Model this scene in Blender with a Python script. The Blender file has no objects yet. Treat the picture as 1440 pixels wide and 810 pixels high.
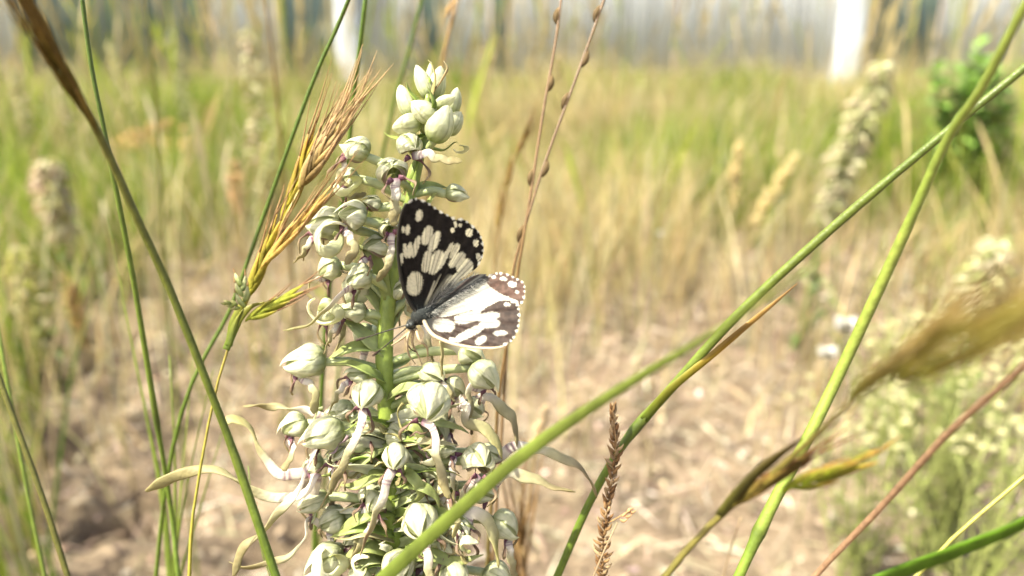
import bpy, math, random
import numpy as np
from mathutils import Vector

random.seed(11)
RNG = np.random.default_rng(7)
scn = bpy.context.scene
col = scn.collection

# ------------------------------------------------------------------ camera
F_PX = 1130.0                      # focal length in pixels of a 1440 px wide picture
PITCH = math.radians(21.0)
CAM = np.array([0.0, 0.0, 0.5])
FWD = np.array([0, math.cos(PITCH), -math.sin(PITCH)])
UP = np.array([0, math.sin(PITCH), math.cos(PITCH)])
RIGHT = np.array([1.0, 0, 0])
cam_d = bpy.data.cameras.new('camera')
cam_d.sensor_width = 36.0
cam_d.lens = 36.0 * F_PX / 1440.0
cam_d.clip_start = 0.004
cam_d.clip_end = 1500.0
cam_d.dof.use_dof = True
cam_d.dof.focus_distance = 0.160
cam_d.dof.aperture_fstop = 11.0
cam = bpy.data.objects.new('camera', cam_d)
cam.location = CAM
cam.rotation_euler = (math.pi / 2 - PITCH, 0, 0)
col.objects.link(cam)
scn.camera = cam

# ------------------------------------------------------------------ world and sun
SUN = np.array([-0.50, -0.22, 0.83]); SUN /= np.linalg.norm(SUN)
w = bpy.data.worlds.new('World'); scn.world = w; w.use_nodes = True
nt = w.node_tree
sky = nt.nodes.new('ShaderNodeTexSky'); sky.sky_type = 'NISHITA'; sky.sun_disc = False
sky.sun_elevation = math.asin(SUN[2]); sky.sun_rotation = math.atan2(SUN[0], SUN[1])
sky.dust_density = 5.0; sky.ozone_density = .4; sky.air_density = .8
nt.links.new(sky.outputs[0], nt.nodes['Background'].inputs[0])
nt.nodes['Background'].inputs[1].default_value = 0.15
sd = bpy.data.lights.new('sun', 'SUN'); sd.energy = 5.0; sd.angle = math.radians(0.53); sd.color = (1, .95, .80)
so = bpy.data.objects.new('sun', sd); col.objects.link(so)
so.rotation_euler = Vector(SUN).to_track_quat('Z', 'Y').to_euler()
so.location = (-2, -1, 4)
vs = scn.view_settings
vs.view_transform = 'Standard'; vs.look = 'None'; vs.gamma = 1.0; vs.use_curve_mapping = False
vs.exposure = 1.5
scn.cycles.max_bounces = 8
scn.cycles.transparent_max_bounces = 8

# ------------------------------------------------------------------ helpers
def P(px, py, d):
    """the point at pixel (px, py) of the 1440x810 picture, d metres along the lens axis"""
    return CAM + d * (FWD + (px - 720) / F_PX * RIGHT + (405 - py) / F_PX * UP)

def srgb(r, g, b):
    return tuple((c / 255 / 12.92) if c / 255 <= .04045 else ((c / 255 + .055) / 1.055) ** 2.4 for c in (r, g, b))

def norm(v):
    v = np.asarray(v, float)
    n = np.linalg.norm(v)
    return v / n if n > 1e-12 else v

def smooth(t):
    t = np.clip(t, 0, 1)
    return t * t * (3 - 2 * t)

def lerp(a, b, t):
    return np.asarray(a) * (1 - t) + np.asarray(b) * t

def ramp(stops, t):
    xs = [s[0] for s in stops]
    return np.array([np.interp(t, xs, [s[1][k] for s in stops]) for k in range(3)]).T

def spline(pts, n):
    pts = np.asarray(pts, float)
    if len(pts) == 2:
        t = np.linspace(0, 1, n)[:, None]
        return pts[0] * (1 - t) + pts[1] * t
    p = np.vstack([2 * pts[0] - pts[1], pts, 2 * pts[-1] - pts[-2]])
    seg = np.linalg.norm(np.diff(pts, axis=0), axis=1)
    cum = np.concatenate([[0], np.cumsum(seg)]); cum /= cum[-1]
    out = []
    for u in np.linspace(0, 1, n):
        i = min(max(np.searchsorted(cum, u) - 1, 0), len(pts) - 2)
        t = (u - cum[i]) / max(cum[i + 1] - cum[i], 1e-9)
        a, b, c, d = p[i], p[i + 1], p[i + 2], p[i + 3]
        out.append(.5 * ((2 * b) + (-a + c) * t + (2 * a - 5 * b + 4 * c - d) * t * t + (-a + 3 * b - 3 * c + d) * t ** 3))
    return np.array(out)

class MB:
    def __init__(s):
        s.v = []; s.f = []; s.c = []; s.n = 0
    def add(s, v, f, c):
        v = np.asarray(v, float); c = np.asarray(c, float)
        if c.ndim == 1: c = np.tile(c, (len(v), 1))
        s.v.append(v); s.c.append(c)
        o = s.n
        s.f.extend([tuple(i + o for i in q) for q in f])
        s.n += len(v)
    def tube(s, path, ra, rb=None, hint=None, twist=None, n=8, c=(1, 1, 1), cap=True, streak=0.):
        """sweep an ellipse (half width ra across, half thickness rb along the normal)"""
        path = np.asarray(path, float); m = len(path)
        ra = np.broadcast_to(np.asarray(ra, float), (m,))
        rb = ra if rb is None else np.broadcast_to(np.asarray(rb, float), (m,))
        tan = np.gradient(path, axis=0)
        tan /= np.maximum(np.linalg.norm(tan, axis=1), 1e-12)[:, None]
        h = -FWD if hint is None else np.asarray(hint, float)
        nrm = h - tan[0] * h.dot(tan[0])
        if np.linalg.norm(nrm) < 1e-4: nrm = np.cross(tan[0], [1, .3, .2])
        nrm = norm(nrm)
        ang = np.linspace(0, 2 * np.pi, n, endpoint=False)
        V = np.empty((m, n, 3))
        for i in range(m):
            nrm = norm(nrm - tan[i] * nrm.dot(tan[i]))
            side = np.cross(tan[i], nrm)
            tw = 0 if twist is None else twist[i]
            a = side * math.cos(tw) + nrm * math.sin(tw)
            b = nrm * math.cos(tw) - side * math.sin(tw)
            V[i] = path[i] + np.outer(np.cos(ang) * ra[i], a) + np.outer(np.sin(ang) * rb[i], b)
        f = []
        for i in range(m - 1):
            for j in range(n):
                k = (j + 1) % n
                f.append((i * n + j, i * n + k, (i + 1) * n + k, (i + 1) * n + j))
        if cap:
            f.append(tuple(range(n - 1, -1, -1))); f.append(tuple((m - 1) * n + j for j in range(n)))
        c = np.asarray(c, float)
        C = np.tile(c, (m * n, 1)) if c.ndim == 1 else np.repeat(c, n, axis=0)
        if streak: C = C * np.tile(1 + RNG.uniform(-streak, streak, n), m)[:, None] * np.repeat(1 + .10 * np.sin(np.linspace(0, RNG.uniform(9, 22), m) + RNG.uniform(0, 6)), n)[:, None]
        s.add(V.reshape(-1, 3), f, C)
    def leaf(s, path, wid, thick=.00018, hint=None, twist=None, c=(1, 1, 1), fold=.25):
        """a thin folded blade: V shaped in section, with a real thickness"""
        path = np.asarray(path, float); m = len(path)
        wid = np.broadcast_to(np.asarray(wid, float), (m,))
        tan = np.gradient(path, axis=0); tan /= np.maximum(np.linalg.norm(tan, axis=1), 1e-12)[:, None]
        h = -FWD if hint is None else np.asarray(hint, float)
        nrm = norm(h - tan[0] * h.dot(tan[0]))
        V = np.empty((m, 6, 3))
        for i in range(m):
            nrm = norm(nrm - tan[i] * nrm.dot(tan[i])); side = np.cross(tan[i], nrm)
            tw = 0 if twist is None else twist[i]
            a = side * math.cos(tw) + nrm * math.sin(tw); b = nrm * math.cos(tw) - side * math.sin(tw)
            q = wid[i] / 2; e = min(thick, wid[i] * .15)
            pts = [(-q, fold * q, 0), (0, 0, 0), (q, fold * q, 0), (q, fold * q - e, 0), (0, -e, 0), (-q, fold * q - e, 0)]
            for k, (x, y, z) in enumerate(pts): V[i, k] = path[i] + a * x + b * y
        f = []
        for i in range(m - 1):
            for j in range(6):
                k = (j + 1) % 6
                f.append((i * 6 + j, i * 6 + k, (i + 1) * 6 + k, (i + 1) * 6 + j))
        f.append((5, 4, 3, 2, 1, 0)); f.append(tuple((m - 1) * 6 + j for j in range(6)))
        c = np.asarray(c, float)
        C = np.tile(c, (m * 6, 1)) if c.ndim == 1 else np.repeat(c, 6, axis=0)
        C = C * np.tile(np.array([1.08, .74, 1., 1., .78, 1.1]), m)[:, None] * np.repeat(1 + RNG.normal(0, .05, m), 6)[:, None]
        s.add(V.reshape(-1, 3), f, C)
    def build(s, name, mat, parent=None, origin=None, flat=False):
        v = np.vstack(s.v); c = np.vstack(s.c)
        if origin is None and parent is not None: origin = wloc(parent)
        if origin is None: origin = np.array([v[:, 0].mean(), v[:, 1].mean(), v[:, 2].min()])
        me = bpy.data.meshes.new(name)
        me.from_pydata((v - origin).tolist(), [], s.f)
        a = me.color_attributes.new('Col', 'FLOAT_COLOR', 'POINT')
        a.data.foreach_set('color', np.hstack([c, np.ones((len(c), 1))]).astype(np.float32).ravel())
        if not flat: me.polygons.foreach_set('use_smooth', np.ones(len(me.polygons), dtype=bool))
        me.materials.append(mat); me.update()
        o = bpy.data.objects.new(name, me); col.objects.link(o)
        if parent is not None:
            o.parent = parent
            o.location = tuple(origin - wloc(parent))
        else:
            o.location = tuple(origin)
        return o

def wloc(o):
    p = np.array(o.location)
    while o.parent is not None:
        o = o.parent; p = p + np.array(o.location)
    return p

def empty(name, loc, label=None, cat=None, group=None, parent=None):
    o = bpy.data.objects.new(name, None); o.empty_display_size = .01; col.objects.link(o)
    if parent is not None:
        o.parent = parent; o.location = tuple(np.asarray(loc) - wloc(parent))
    else:
        o.location = tuple(loc)
    return tag(o, label, cat, group)

def tag(o, label=None, cat=None, group=None, kind=None):
    if label: o['label'] = label
    if cat: o['category'] = cat
    if group: o['group'] = group
    if kind: o['kind'] = kind
    return o

def fast_mesh(name, v, quads, tris, c, mat, parent=None):
    """large meshes straight from arrays"""
    me = bpy.data.meshes.new(name)
    nq, nt_ = len(quads), len(tris)
    loops = np.concatenate([quads.ravel(), tris.ravel()]).astype(np.int32)
    starts = np.concatenate([np.arange(nq) * 4, nq * 4 + np.arange(nt_) * 3]).astype(np.int32)
    me.vertices.add(len(v)); me.vertices.foreach_set('co', v.astype(np.float32).ravel())
    me.loops.add(len(loops)); me.loops.foreach_set('vertex_index', loops)
    me.polygons.add(nq + nt_); me.polygons.foreach_set('loop_start', starts)
    me.update(calc_edges=True); me.validate()
    a = me.color_attributes.new('Col', 'FLOAT_COLOR', 'POINT')
    a.data.foreach_set('color', np.hstack([c, np.ones((len(c), 1))]).astype(np.float32).ravel())
    me.materials.append(mat)
    o = bpy.data.objects.new(name, me); col.objects.link(o)
    return o

# ------------------------------------------------------------------ materials
def plant_mat(name, rough=.5, trans=.35, nscale=900., nstr=.35, spec=.35, bump=.0, bscale=2500., stretch=None):
    m = bpy.data.materials.new(name); m.use_nodes = True
    t = m.node_tree; N = t.nodes; L = t.links
    b = N['Principled BSDF']; out = N['Material Output']
    at = N.new('ShaderNodeAttribute'); at.attribute_name = 'Col'
    tc = N.new('ShaderNodeTexCoord')
    mp = N.new('ShaderNodeMapping'); L.new(tc.outputs['Object'], mp.inputs[0])
    if stretch: mp.inputs['Scale'].default_value = stretch
    no = N.new('ShaderNodeTexNoise'); no.inputs['Scale'].default_value = nscale; no.inputs['Detail'].default_value = 4
    L.new(mp.outputs[0], no.inputs['Vector'])
    mr = N.new('ShaderNodeMapRange'); mr.inputs['From Min'].default_value = .25; mr.inputs['From Max'].default_value = .75
    mr.inputs['To Min'].default_value = 1 - nstr; mr.inputs['To Max'].default_value = 1 + nstr * .6
    L.new(no.outputs['Fac'], mr.inputs['Value'])
    mx = N.new('ShaderNodeMix'); mx.data_type = 'RGBA'; mx.blend_type = 'MULTIPLY'; mx.inputs[0].default_value = 1
    L.new(at.outputs['Color'], mx.inputs[6]); L.new(mr.outputs[0], mx.inputs[7])
    L.new(mx.outputs[2], b.inputs['Base Color'])
    b.inputs['Roughness'].default_value = rough
    b.inputs['Specular IOR Level'].default_value = spec
    if bump:
        n2 = N.new('ShaderNodeTexNoise'); n2.inputs['Scale'].default_value = bscale
        L.new(mp.outputs[0], n2.inputs['Vector'])
        bp = N.new('ShaderNodeBump'); bp.inputs['Strength'].default_value = bump; bp.inputs['Distance'].default_value = .0004
        L.new(n2.outputs['Fac'], bp.inputs['Height']); L.new(bp.outputs[0], b.inputs['Normal'])
    if trans > 0:
        tr = N.new('ShaderNodeBsdfTranslucent'); L.new(mx.outputs[2], tr.inputs[0])
        ms = N.new('ShaderNodeMixShader'); ms.inputs[0].default_value = trans
        L.new(b.outputs[0], ms.inputs[1]); L.new(tr.outputs[0], ms.inputs[2]); L.new(ms.outputs[0], out.inputs[0])
    return m

M_PETAL = plant_mat('petal', .5, .45, 420, .22, .3, .5, 1300)
M_STEM = plant_mat('green_stem', .42, .12, 500, .3, .45, .3, 1500)
M_BLADE = plant_mat('grass_blade', .45, .45, 350, .35, .4, .25, 1500, (1, 1, .25))
M_HUSK = plant_mat('dry_husk', .62, .45, 900, .35, .2, .4, 2500)
M_WING = plant_mat('wing_scales', .62, .42, 2200, .22, .2, .15, 6000)
M_FUR = plant_mat('fur', .7, .1, 3000, .4, .2)
M_FIELD = plant_mat('field_grass', .55, .5, 25, .35, .25)
M_LITTER = plant_mat('dead_litter', .8, .12, 60, .45, .15)
M_FARBLOOM = plant_mat('far_bloom', .6, .4, 120, .3, .2)

def ground_mat():
    m = bpy.data.materials.new('dry_soil'); m.use_nodes = True
    t = m.node_tree; N = t.nodes; L = t.links; b = N['Principled BSDF']
    tc = N.new('ShaderNodeTexCoord')
    def noise(sc, det, rgh=.6):
        n = N.new('ShaderNodeTexNoise'); n.inputs['Scale'].default_value = sc; n.inputs['Detail'].default_value = det
        n.inputs['Roughness'].default_value = rgh; L.new(tc.outputs['Object'], n.inputs['Vector']); return n
    n1 = noise(9, 6); n2 = noise(70, 8, .7); n3 = noise(2.3, 3)
    r = N.new('ShaderNodeValToRGB'); L.new(n1.outputs['Fac'], r.inputs[0])
    e = r.color_ramp.elements
    e[0].position = .3; e[0].color = (.075, .06, .045, 1); e[1].position = .72; e[1].color = (.34, .275, .20, 1)
    k = e.new(.5); k.color = (.21, .165, .115, 1)
    r2 = N.new('ShaderNodeValToRGB'); L.new(n2.outputs['Fac'], r2.inputs[0])
    r2.color_ramp.elements[0].position = .3; r2.color_ramp.elements[0].color = (.5, .47, .42, 1)
    r2.color_ramp.elements[1].position = .7; r2.color_ramp.elements[1].color = (1.25, 1.2, 1.1, 1)
    mx = N.new('ShaderNodeMix'); mx.data_type = 'RGBA'; mx.blend_type = 'MULTIPLY'; mx.inputs[0].default_value = 1
    L.new(r.outputs[0], mx.inputs[6]); L.new(r2.outputs[0], mx.inputs[7])
    L.new(mx.outputs[2], b.inputs['Base Color']); b.inputs['Roughness'].default_value = .95
    b.inputs['Specular IOR Level'].default_value = .15
    bp = N.new('ShaderNodeBump'); bp.inputs['Distance'].default_value = .01; bp.inputs['Strength'].default_value = .8
    L.new(n2.outputs['Fac'], bp.inputs['Height']); L.new(bp.outputs[0], b.inputs['Normal'])
    return m
M_SOIL = ground_mat()

def paint_mat(name, c, rough=.5, dirt=.35, metal=0.):
    m = bpy.data.materials.new(name); m.use_nodes = True
    t = m.node_tree; N = t.nodes; L = t.links; b = N['Principled BSDF']
    tc = N.new('ShaderNodeTexCoord'); mp = N.new('ShaderNodeMapping'); mp.inputs['Scale'].default_value = (6, 6, 1.2)
    L.new(tc.outputs['Object'], mp.inputs[0])
    n = N.new('ShaderNodeTexNoise'); n.inputs['Scale'].default_value = 2.5; n.inputs['Detail'].default_value = 7
    L.new(mp.outputs[0], n.inputs['Vector'])
    r = N.new('ShaderNodeValToRGB'); L.new(n.outputs['Fac'], r.inputs[0])
    r.color_ramp.elements[0].position = .3; r.color_ramp.elements[0].color = tuple(x * (1 - dirt) for x in c) + (1,)
    r.color_ramp.elements[1].position = .62; r.color_ramp.elements[1].color = tuple(c) + (1,)
    L.new(r.outputs[0], b.inputs['Base Color']); b.inputs['Roughness'].default_value = rough
    b.inputs['Metallic'].default_value = metal
    return m
M_PALE = paint_mat('pale_sheet', (.78, .80, .80), .5, .25)
M_GAP = paint_mat('gap_fill_sheet', (.23, .31, .30), .5, .35)  # blue-green colour stands in for shaded gaps in the fence
M_POST = paint_mat('white_post_paint', (.58, .62, .64), .4, .25)

# ------------------------------------------------------------------ ground
def vnoise(x, y, s, seed):
    x = x * s; y = y * s
    xi = np.floor(x).astype(int); yi = np.floor(y).astype(int); fx = smooth(x - xi); fy = smooth(y - yi)
    def h(a, b):
        q = np.sin(a * 127.1 + b * 311.7 + seed * 74.7) * 43758.5453
        return q - np.floor(q)
    return (h(xi, yi) * (1 - fx) + h(xi + 1, yi) * fx) * (1 - fy) + (h(xi, yi + 1) * (1 - fx) + h(xi + 1, yi + 1) * fx) * fy

def ground_pt(px, py):
    d = FWD + (px - 720) / F_PX * RIGHT + (405 - py) / F_PX * UP
    return CAM + d * (-CAM[2] / d[2])

HOLES = [(ground_pt(165, 722), .046, .15), (ground_pt(150, 490), .06, .07), (ground_pt(70, 640), .04, .05), (ground_pt(250, 560), .03, .03), (ground_pt(270, 470), .06, .02)]
def gheight(x, y):
    z = .018 * (vnoise(x, y, 7, 1) - .5) + .012 * (vnoise(x, y, 22, 2) - .5) + .008 * (vnoise(x, y, 60, 3) - .5)
    z = z + .05 * smooth((-x - .02) / .15) * smooth((1.2 - y) / .2) * (vnoise(x, y, 30, 21) - .6)
    for p, r, dep in HOLES:
        d = np.hypot(x - p[0], (y - p[1]) * .8)
        z = z - dep * smooth(1.25 - d / r)
    return z

def far_axis(lo, hi, n, ext):
    core = np.linspace(lo, hi, n)
    return np.concatenate([[lo - e for e in ext[::-1]], core, [hi + e for e in ext]])
xs = far_axis(-1.6, 1.6, 250, [.3, .8, 1.6, 3, 6, 15, 50, 200])
ys = far_axis(-.3, 2.2, 200, [.3, .8, 1.6, 3, 6, 15, 50, 200])
GX, GY = np.meshgrid(xs, ys)
GZ = gheight(GX, GY)
GZ[(np.abs(GX) > 1.7) | (GY > 2.3) | (GY < -.4)] = 0
gv = np.stack([GX, GY, GZ], -1).reshape(-1, 3)
nx, ny = len(xs), len(ys)
ii, jj = np.meshgrid(np.arange(nx - 1), np.arange(ny - 1))
q0 = (jj * nx + ii).ravel()
gq = np.stack([q0, q0 + 1, q0 + nx + 1, q0 + nx], -1)
g = fast_mesh('ground', gv, gq, np.zeros((0, 3), int), np.ones((len(gv), 3)), M_SOIL)
g.data.polygons.foreach_set('use_smooth', np.ones(len(g.data.polygons), dtype=bool))
tag(g, 'dry tan soil with hollows under the meadow', 'ground', kind='structure')

# ------------------------------------------------------------------ fence behind the meadow
FY = 3.8
def fence_x(px, z=.3):
    d = FWD + (px - 720) / F_PX * RIGHT
    return (px - 720) / F_PX * (FY * math.cos(PITCH) + (CAM[2] - z) * math.sin(PITCH))
fence = empty('ribbed_sheet_fence', (0, FY, 0), 'pale ribbed sheet fence with white posts and blue-green sheets standing in for shaded gaps, behind the meadow', 'fence')
def sheet(px0, px1, mat, pitch=.042, amp=.009):
    x0, x1 = fence_x(px0) + .004, fence_x(px1) - .004
    n = max(int((x1 - x0) / pitch * 10), 8)
    x = np.linspace(x0, x1, n); off = amp * np.clip(1.6 * np.sin(x * 2 * math.pi / pitch), -1, 1)
    mb = MB(); V = []; f = []
    for k, th in ((0, 0), (1, .0015)):
        for z in (.03, 1.25):
            V.append(np.stack([x, FY + off + th, np.full(n, z)], -1))
    V = np.vstack(V)
    for i in range(n - 1):
        f.append((i, i + 1, n + i + 1, n + i)); f.append((2 * n + i + 1, 2 * n + i, 3 * n + i, 3 * n + i + 1))
        f.append((n + i, n + i + 1, 3 * n + i + 1, 3 * n + i)); f.append((i + 1, i, 2 * n + i, 2 * n + i + 1))
    mb.add(V, f, (1, 1, 1))
    return mb.build('sheet_panel', mat, fence)
for a, b, m in [(-900, -560, M_PALE), (-560, -230, M_PALE), (-230, 20, M_PALE), (20, 300, M_GAP), (300, 392, M_PALE), (392, 480, M_GAP), (505, 590, M_PALE),
                (590, 626, M_GAP), (626, 690, M_PALE), (690, 716, M_GAP), (716, 950, M_PALE), (950, 1176, M_PALE),
                (1208, 1226, M_PALE), (1226, 1318, M_GAP), (1318, 1560, M_PALE), (1560, 1870, M_PALE), (1905, 2300, M_PALE)]:
    sheet(a, b, m)
for px in (-230, 492, 1192, 1888):
    x = fence_x(px); mb = MB()
    r = .048
    prof = [(-r, -r), (-r * .7, -r * 1.12), (r * .7, -r * 1.12), (r, -r), (r, r), (-r, r)]
    V = [(x + a, FY - .03 + b, z) for z in (-.05, 1.34) for a, b in prof]
    V.append((x, FY - .03, 1.37))
    f = [(i, (i + 1) % 6, 6 + (i + 1) % 6, 6 + i) for i in range(6)] + [(6 + i, 6 + (i + 1) % 6, 12) for i in range(6)]
    mb.add(V, f, (1, 1, 1)); mb.build('post', M_POST, fence, flat=True)
for z in (.22, 1.12):
    mb = MB(); x0, x1 = fence_x(-900), fence_x(2300)
    V = [(x, y, zz) for x in (x0, x1) for y, zz in ((FY + .014, z - .02), (FY + .05, z - .02), (FY + .05, z + .02), (FY + .014, z + .02))]
    mb.add(V, [(0, 1, 2, 3), (7, 6, 5, 4), (0, 4, 5, 1), (1, 5, 6, 2), (2, 6, 7, 3), (3, 7, 4, 0)], (1, 1, 1))
    mb.build('rail', M_POST, fence, flat=True)

# ------------------------------------------------------------------ field grass, dry grass and litter (stuff)
def blades(name, n, sampler, hfun, wfun, cfun, mat, lean=.35, seg=3):
    xy = sampler(n); n = len(xy)
    h = hfun(xy); wd = wfun(n) ; c = cfun(xy)
    az = RNG.uniform(0, 2 * np.pi, n); ln = RNG.uniform(.03, lean, n) * h
    dirv = np.stack([np.cos(az), np.sin(az)], -1)
    fa = RNG.uniform(0, np.pi, n); side = np.stack([np.cos(fa), np.sin(fa)], -1)
    z0 = gheight(xy[:, 0], xy[:, 1]); z0[(xy[:, 1] > 2.2) | (np.abs(xy[:, 0]) > 1.6)] = 0
    V = np.empty((n, 2 * seg + 1, 3)); C = np.empty((n, 2 * seg + 1, 3))
    for k in range(seg + 1):
        t = k / seg
        p = xy + dirv * (ln * t ** 1.8)[:, None]
        z = z0 - .004 + h * t * (1 - .12 * t * (ln / h))
        ww = wd * (1 - .75 * t)
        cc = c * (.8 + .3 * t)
        if k < seg:
            for s in (0, 1):
                q = p + side * (ww * (s - .5))[:, None]
                V[:, 2 * k + s, :2] = q; V[:, 2 * k + s, 2] = z; C[:, 2 * k + s] = cc
        else:
            V[:, 2 * seg, :2] = p; V[:, 2 * seg, 2] = z; C[:, 2 * seg] = cc
    m = 2 * seg + 1; base = np.arange(n)[:, None] * m
    q = np.concatenate([base + np.array([2 * k, 2 * k + 1, 2 * k + 3, 2 * k + 2]) for k in range(seg - 1)], 0)
    t = base + np.array([2 * seg - 2, 2 * seg - 1, 2 * seg])
    return fast_mesh(name, V.reshape(-1, 3), q, t, C.reshape(-1, 3), mat)

def wedge(y0, y1, marg=.35, dens=lambda x, y: np.ones_like(x)):
    def f(n):
        out = []
        tot = 0
        while tot < n:
            y = np.sqrt(RNG.uniform(y0 ** 2, y1 ** 2, n)); x = RNG.uniform(-1, 1, n) * (y * .70 + marg)
            k = RNG.random(n) < dens(x, y)
            out.append(np.stack([x[k], y[k]], -1)); tot += k.sum()
        return np.vstack(out)[:n]
    return f

def pxof(x, y):          # picture column of a ground point
    return 720 + F_PX * x / (y * math.cos(PITCH) + .5 * math.sin(PITCH))

def green_amount(x, y):
    px = pxof(x, y)
    g_ = .52 + .9 * (vnoise(x, y, 2.2, 5) - .45)
    g_ += .55 * np.exp(-((px - 1080) / 190) ** 2) + .58 * np.exp(-((px - 120) / 300) ** 2)
    g_ -= .40 * np.exp(-((px - 790) / 120) ** 2)
    g_ += .25 * smooth((y - 2.2) / 1.2)
    return np.clip(g_, .03, 1)

def edge_near(x, y):     # how close to the camera the sward reaches, by column
    px = pxof(x, y)
    return 1.36 + .14 * np.sin(px / 170.) - .46 * np.exp(-((px - 80) / 240) ** 2) - .62 * smooth((px - 1240) / 120)

def d_green(x, y):
    return np.clip(smooth((y - edge_near(x, y)) / .5) * (green_amount(x, y) * 1.25) + .10 * smooth((vnoise(x, y, 4, 12) - .4) / .3), 0, 1)
def d_dry(x, y):
    return np.clip(smooth((y - edge_near(x, y) + .40) / .9) * (1.15 - green_amount(x, y)) + .42 * vnoise(x, y, 5, 9) * (.4 + .6 * smooth((x + .25) / .3)), 0, 1)

def jit(base, n, amt=.25):
    base = np.asarray(base); return base * (1 + RNG.normal(0, amt, (n, 1))).clip(.45, 1.7) * (1 + RNG.normal(0, .06, (n, 3)))
GREENS = np.array([(.16, .24, .02), (.23, .30, .032), (.31, .35, .06), (.10, .17, .018)])
STRAWS = np.array([(.56, .46, .23), (.48, .39, .18), (.61, .54, .33), (.40, .32, .14)])
def pick(pal, n, amt=.2): return jit(pal[RNG.integers(0, len(pal), n)], n, amt)

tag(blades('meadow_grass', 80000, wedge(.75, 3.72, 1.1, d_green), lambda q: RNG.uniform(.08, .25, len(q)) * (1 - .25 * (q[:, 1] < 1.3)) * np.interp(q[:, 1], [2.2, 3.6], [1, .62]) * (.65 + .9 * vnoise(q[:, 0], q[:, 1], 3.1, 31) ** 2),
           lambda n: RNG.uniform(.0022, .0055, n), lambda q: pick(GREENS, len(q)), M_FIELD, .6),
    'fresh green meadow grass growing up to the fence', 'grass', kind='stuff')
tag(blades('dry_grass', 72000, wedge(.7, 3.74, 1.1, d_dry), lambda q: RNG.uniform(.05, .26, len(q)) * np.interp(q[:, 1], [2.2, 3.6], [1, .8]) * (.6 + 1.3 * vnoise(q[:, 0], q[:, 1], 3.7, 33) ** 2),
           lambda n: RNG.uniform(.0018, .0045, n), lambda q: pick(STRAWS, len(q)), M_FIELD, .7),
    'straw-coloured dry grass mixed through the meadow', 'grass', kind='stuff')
def left_edge(n):  # mostly out of view, added so its shadows darken the soil at left
    y = RNG.uniform(.45, 1.25, n); x = -(y * .60 + .10) - RNG.gamma(1.6, .09, n) + .05
    return np.stack([x, y], -1)
tag(blades('shading_grass', 900, left_edge, lambda q: RNG.uniform(.14, .36, len(q)), lambda n: RNG.uniform(.002, .0045, n),
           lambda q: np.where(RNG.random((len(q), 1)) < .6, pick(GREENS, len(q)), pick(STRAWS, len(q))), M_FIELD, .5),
    'taller mixed grass at the left edge, mostly added out of view to shade the bare soil', 'grass', kind='stuff')
# thin flowering culms standing above the sward, each with a narrow seed head
def culms(n):
    mbv = []; S = wedge(1.0, 3.72, .9)(n)
    V = []; Q = []; C = []; o = 0
    for x, y in S:
        if 830 < pxof(x, y) < 1190 and RNG.random() < .6: continue
        h = RNG.uniform(.14, .60) * (.75 if y < 1.6 else 1.); lx, ly = RNG.normal(0, .07, 2)
        c = STRAWS[RNG.integers(0, 4)] * RNG.uniform(.8, 1.15) if RNG.random() < .72 else GREENS[2] * 1.2
        ts = [0, .35, .65, .75, .85, .93, 1.0]; ws = [.0012, .0011, .001, .003, .0042, .003, .0004]
        for rot in (0, 1.57):
            a = RNG.uniform(0, .6) + rot
            for k, (t, wd_) in enumerate(zip(ts, ws)):
                px_, py_ = x + lx * t * t, y + ly * t * t
                V += [(px_ - math.cos(a) * wd_, py_ - math.sin(a) * wd_, h * t), (px_ + math.cos(a) * wd_, py_ + math.sin(a) * wd_, h * t)]
                C += [c, c]
                if k: Q.append((o - 2, o - 1, o + 1, o))
                o += 2
    return fast_mesh('seeding_grass', np.array(V), np.array(Q), np.zeros((0, 3), int), np.array(C), M_FIELD)
tag(culms(1150), 'thin seeding grass stalks standing above the meadow', 'grass', kind='stuff')

def litter(n, y0, y1):
    xy = wedge(y0, y1, .35)(n)
    L_ = RNG.uniform(.01, .07, n); W_ = np.where(RNG.random(n) < .75, RNG.uniform(.0008, .0024, n), RNG.uniform(.003, .008, n))
    L_ = np.where(W_ > .0028, RNG.uniform(.006, .016, n), L_)
    a = RNG.uniform(0, 2 * np.pi, n); tilt = RNG.normal(0, .35, n)
    d = np.stack([np.cos(a) * np.cos(tilt), np.sin(a) * np.cos(tilt), np.sin(tilt)], -1)
    roll = RNG.normal(0, .5, n)
    s = np.stack([-np.sin(a) * np.cos(roll), np.cos(a) * np.cos(roll), np.sin(roll)], -1)
    z = gheight(xy[:, 0], xy[:, 1]) + np.abs(np.sin(tilt)) * L_ * .45 + RNG.uniform(0, .006, n)
    z[(xy[:, 1] > 2.2) | (np.abs(xy[:, 0]) > 1.6)] = .004
    c0 = np.concatenate([xy, z[:, None]], 1)
    V = np.stack([c0 - d * (L_ / 2)[:, None], c0 + s * (W_ / 2)[:, None] + np.array([0, 0, .001]), c0 + d * (L_ / 2)[:, None], c0 - s * (W_ / 2)[:, None]], 1)
    pal = np.array([(.40, .33, .22), (.33, .27, .19), (.46, .40, .30), (.18, .13, .09), (.26, .21, .14)])
    c = np.repeat(pick(pal, n, .22)[:, None], 4, 1)
    q = np.arange(n)[:, None] * 4 + np.arange(4)
    return fast_mesh('dead_litter', V.reshape(-1, 3), q, np.zeros((0, 3), int), c.reshape(-1, 3), M_LITTER)
tag(litter(42000, .38, 2.0), 'dead straw and leaf litter scattered on the bare soil', 'litter', kind='stuff')

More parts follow.
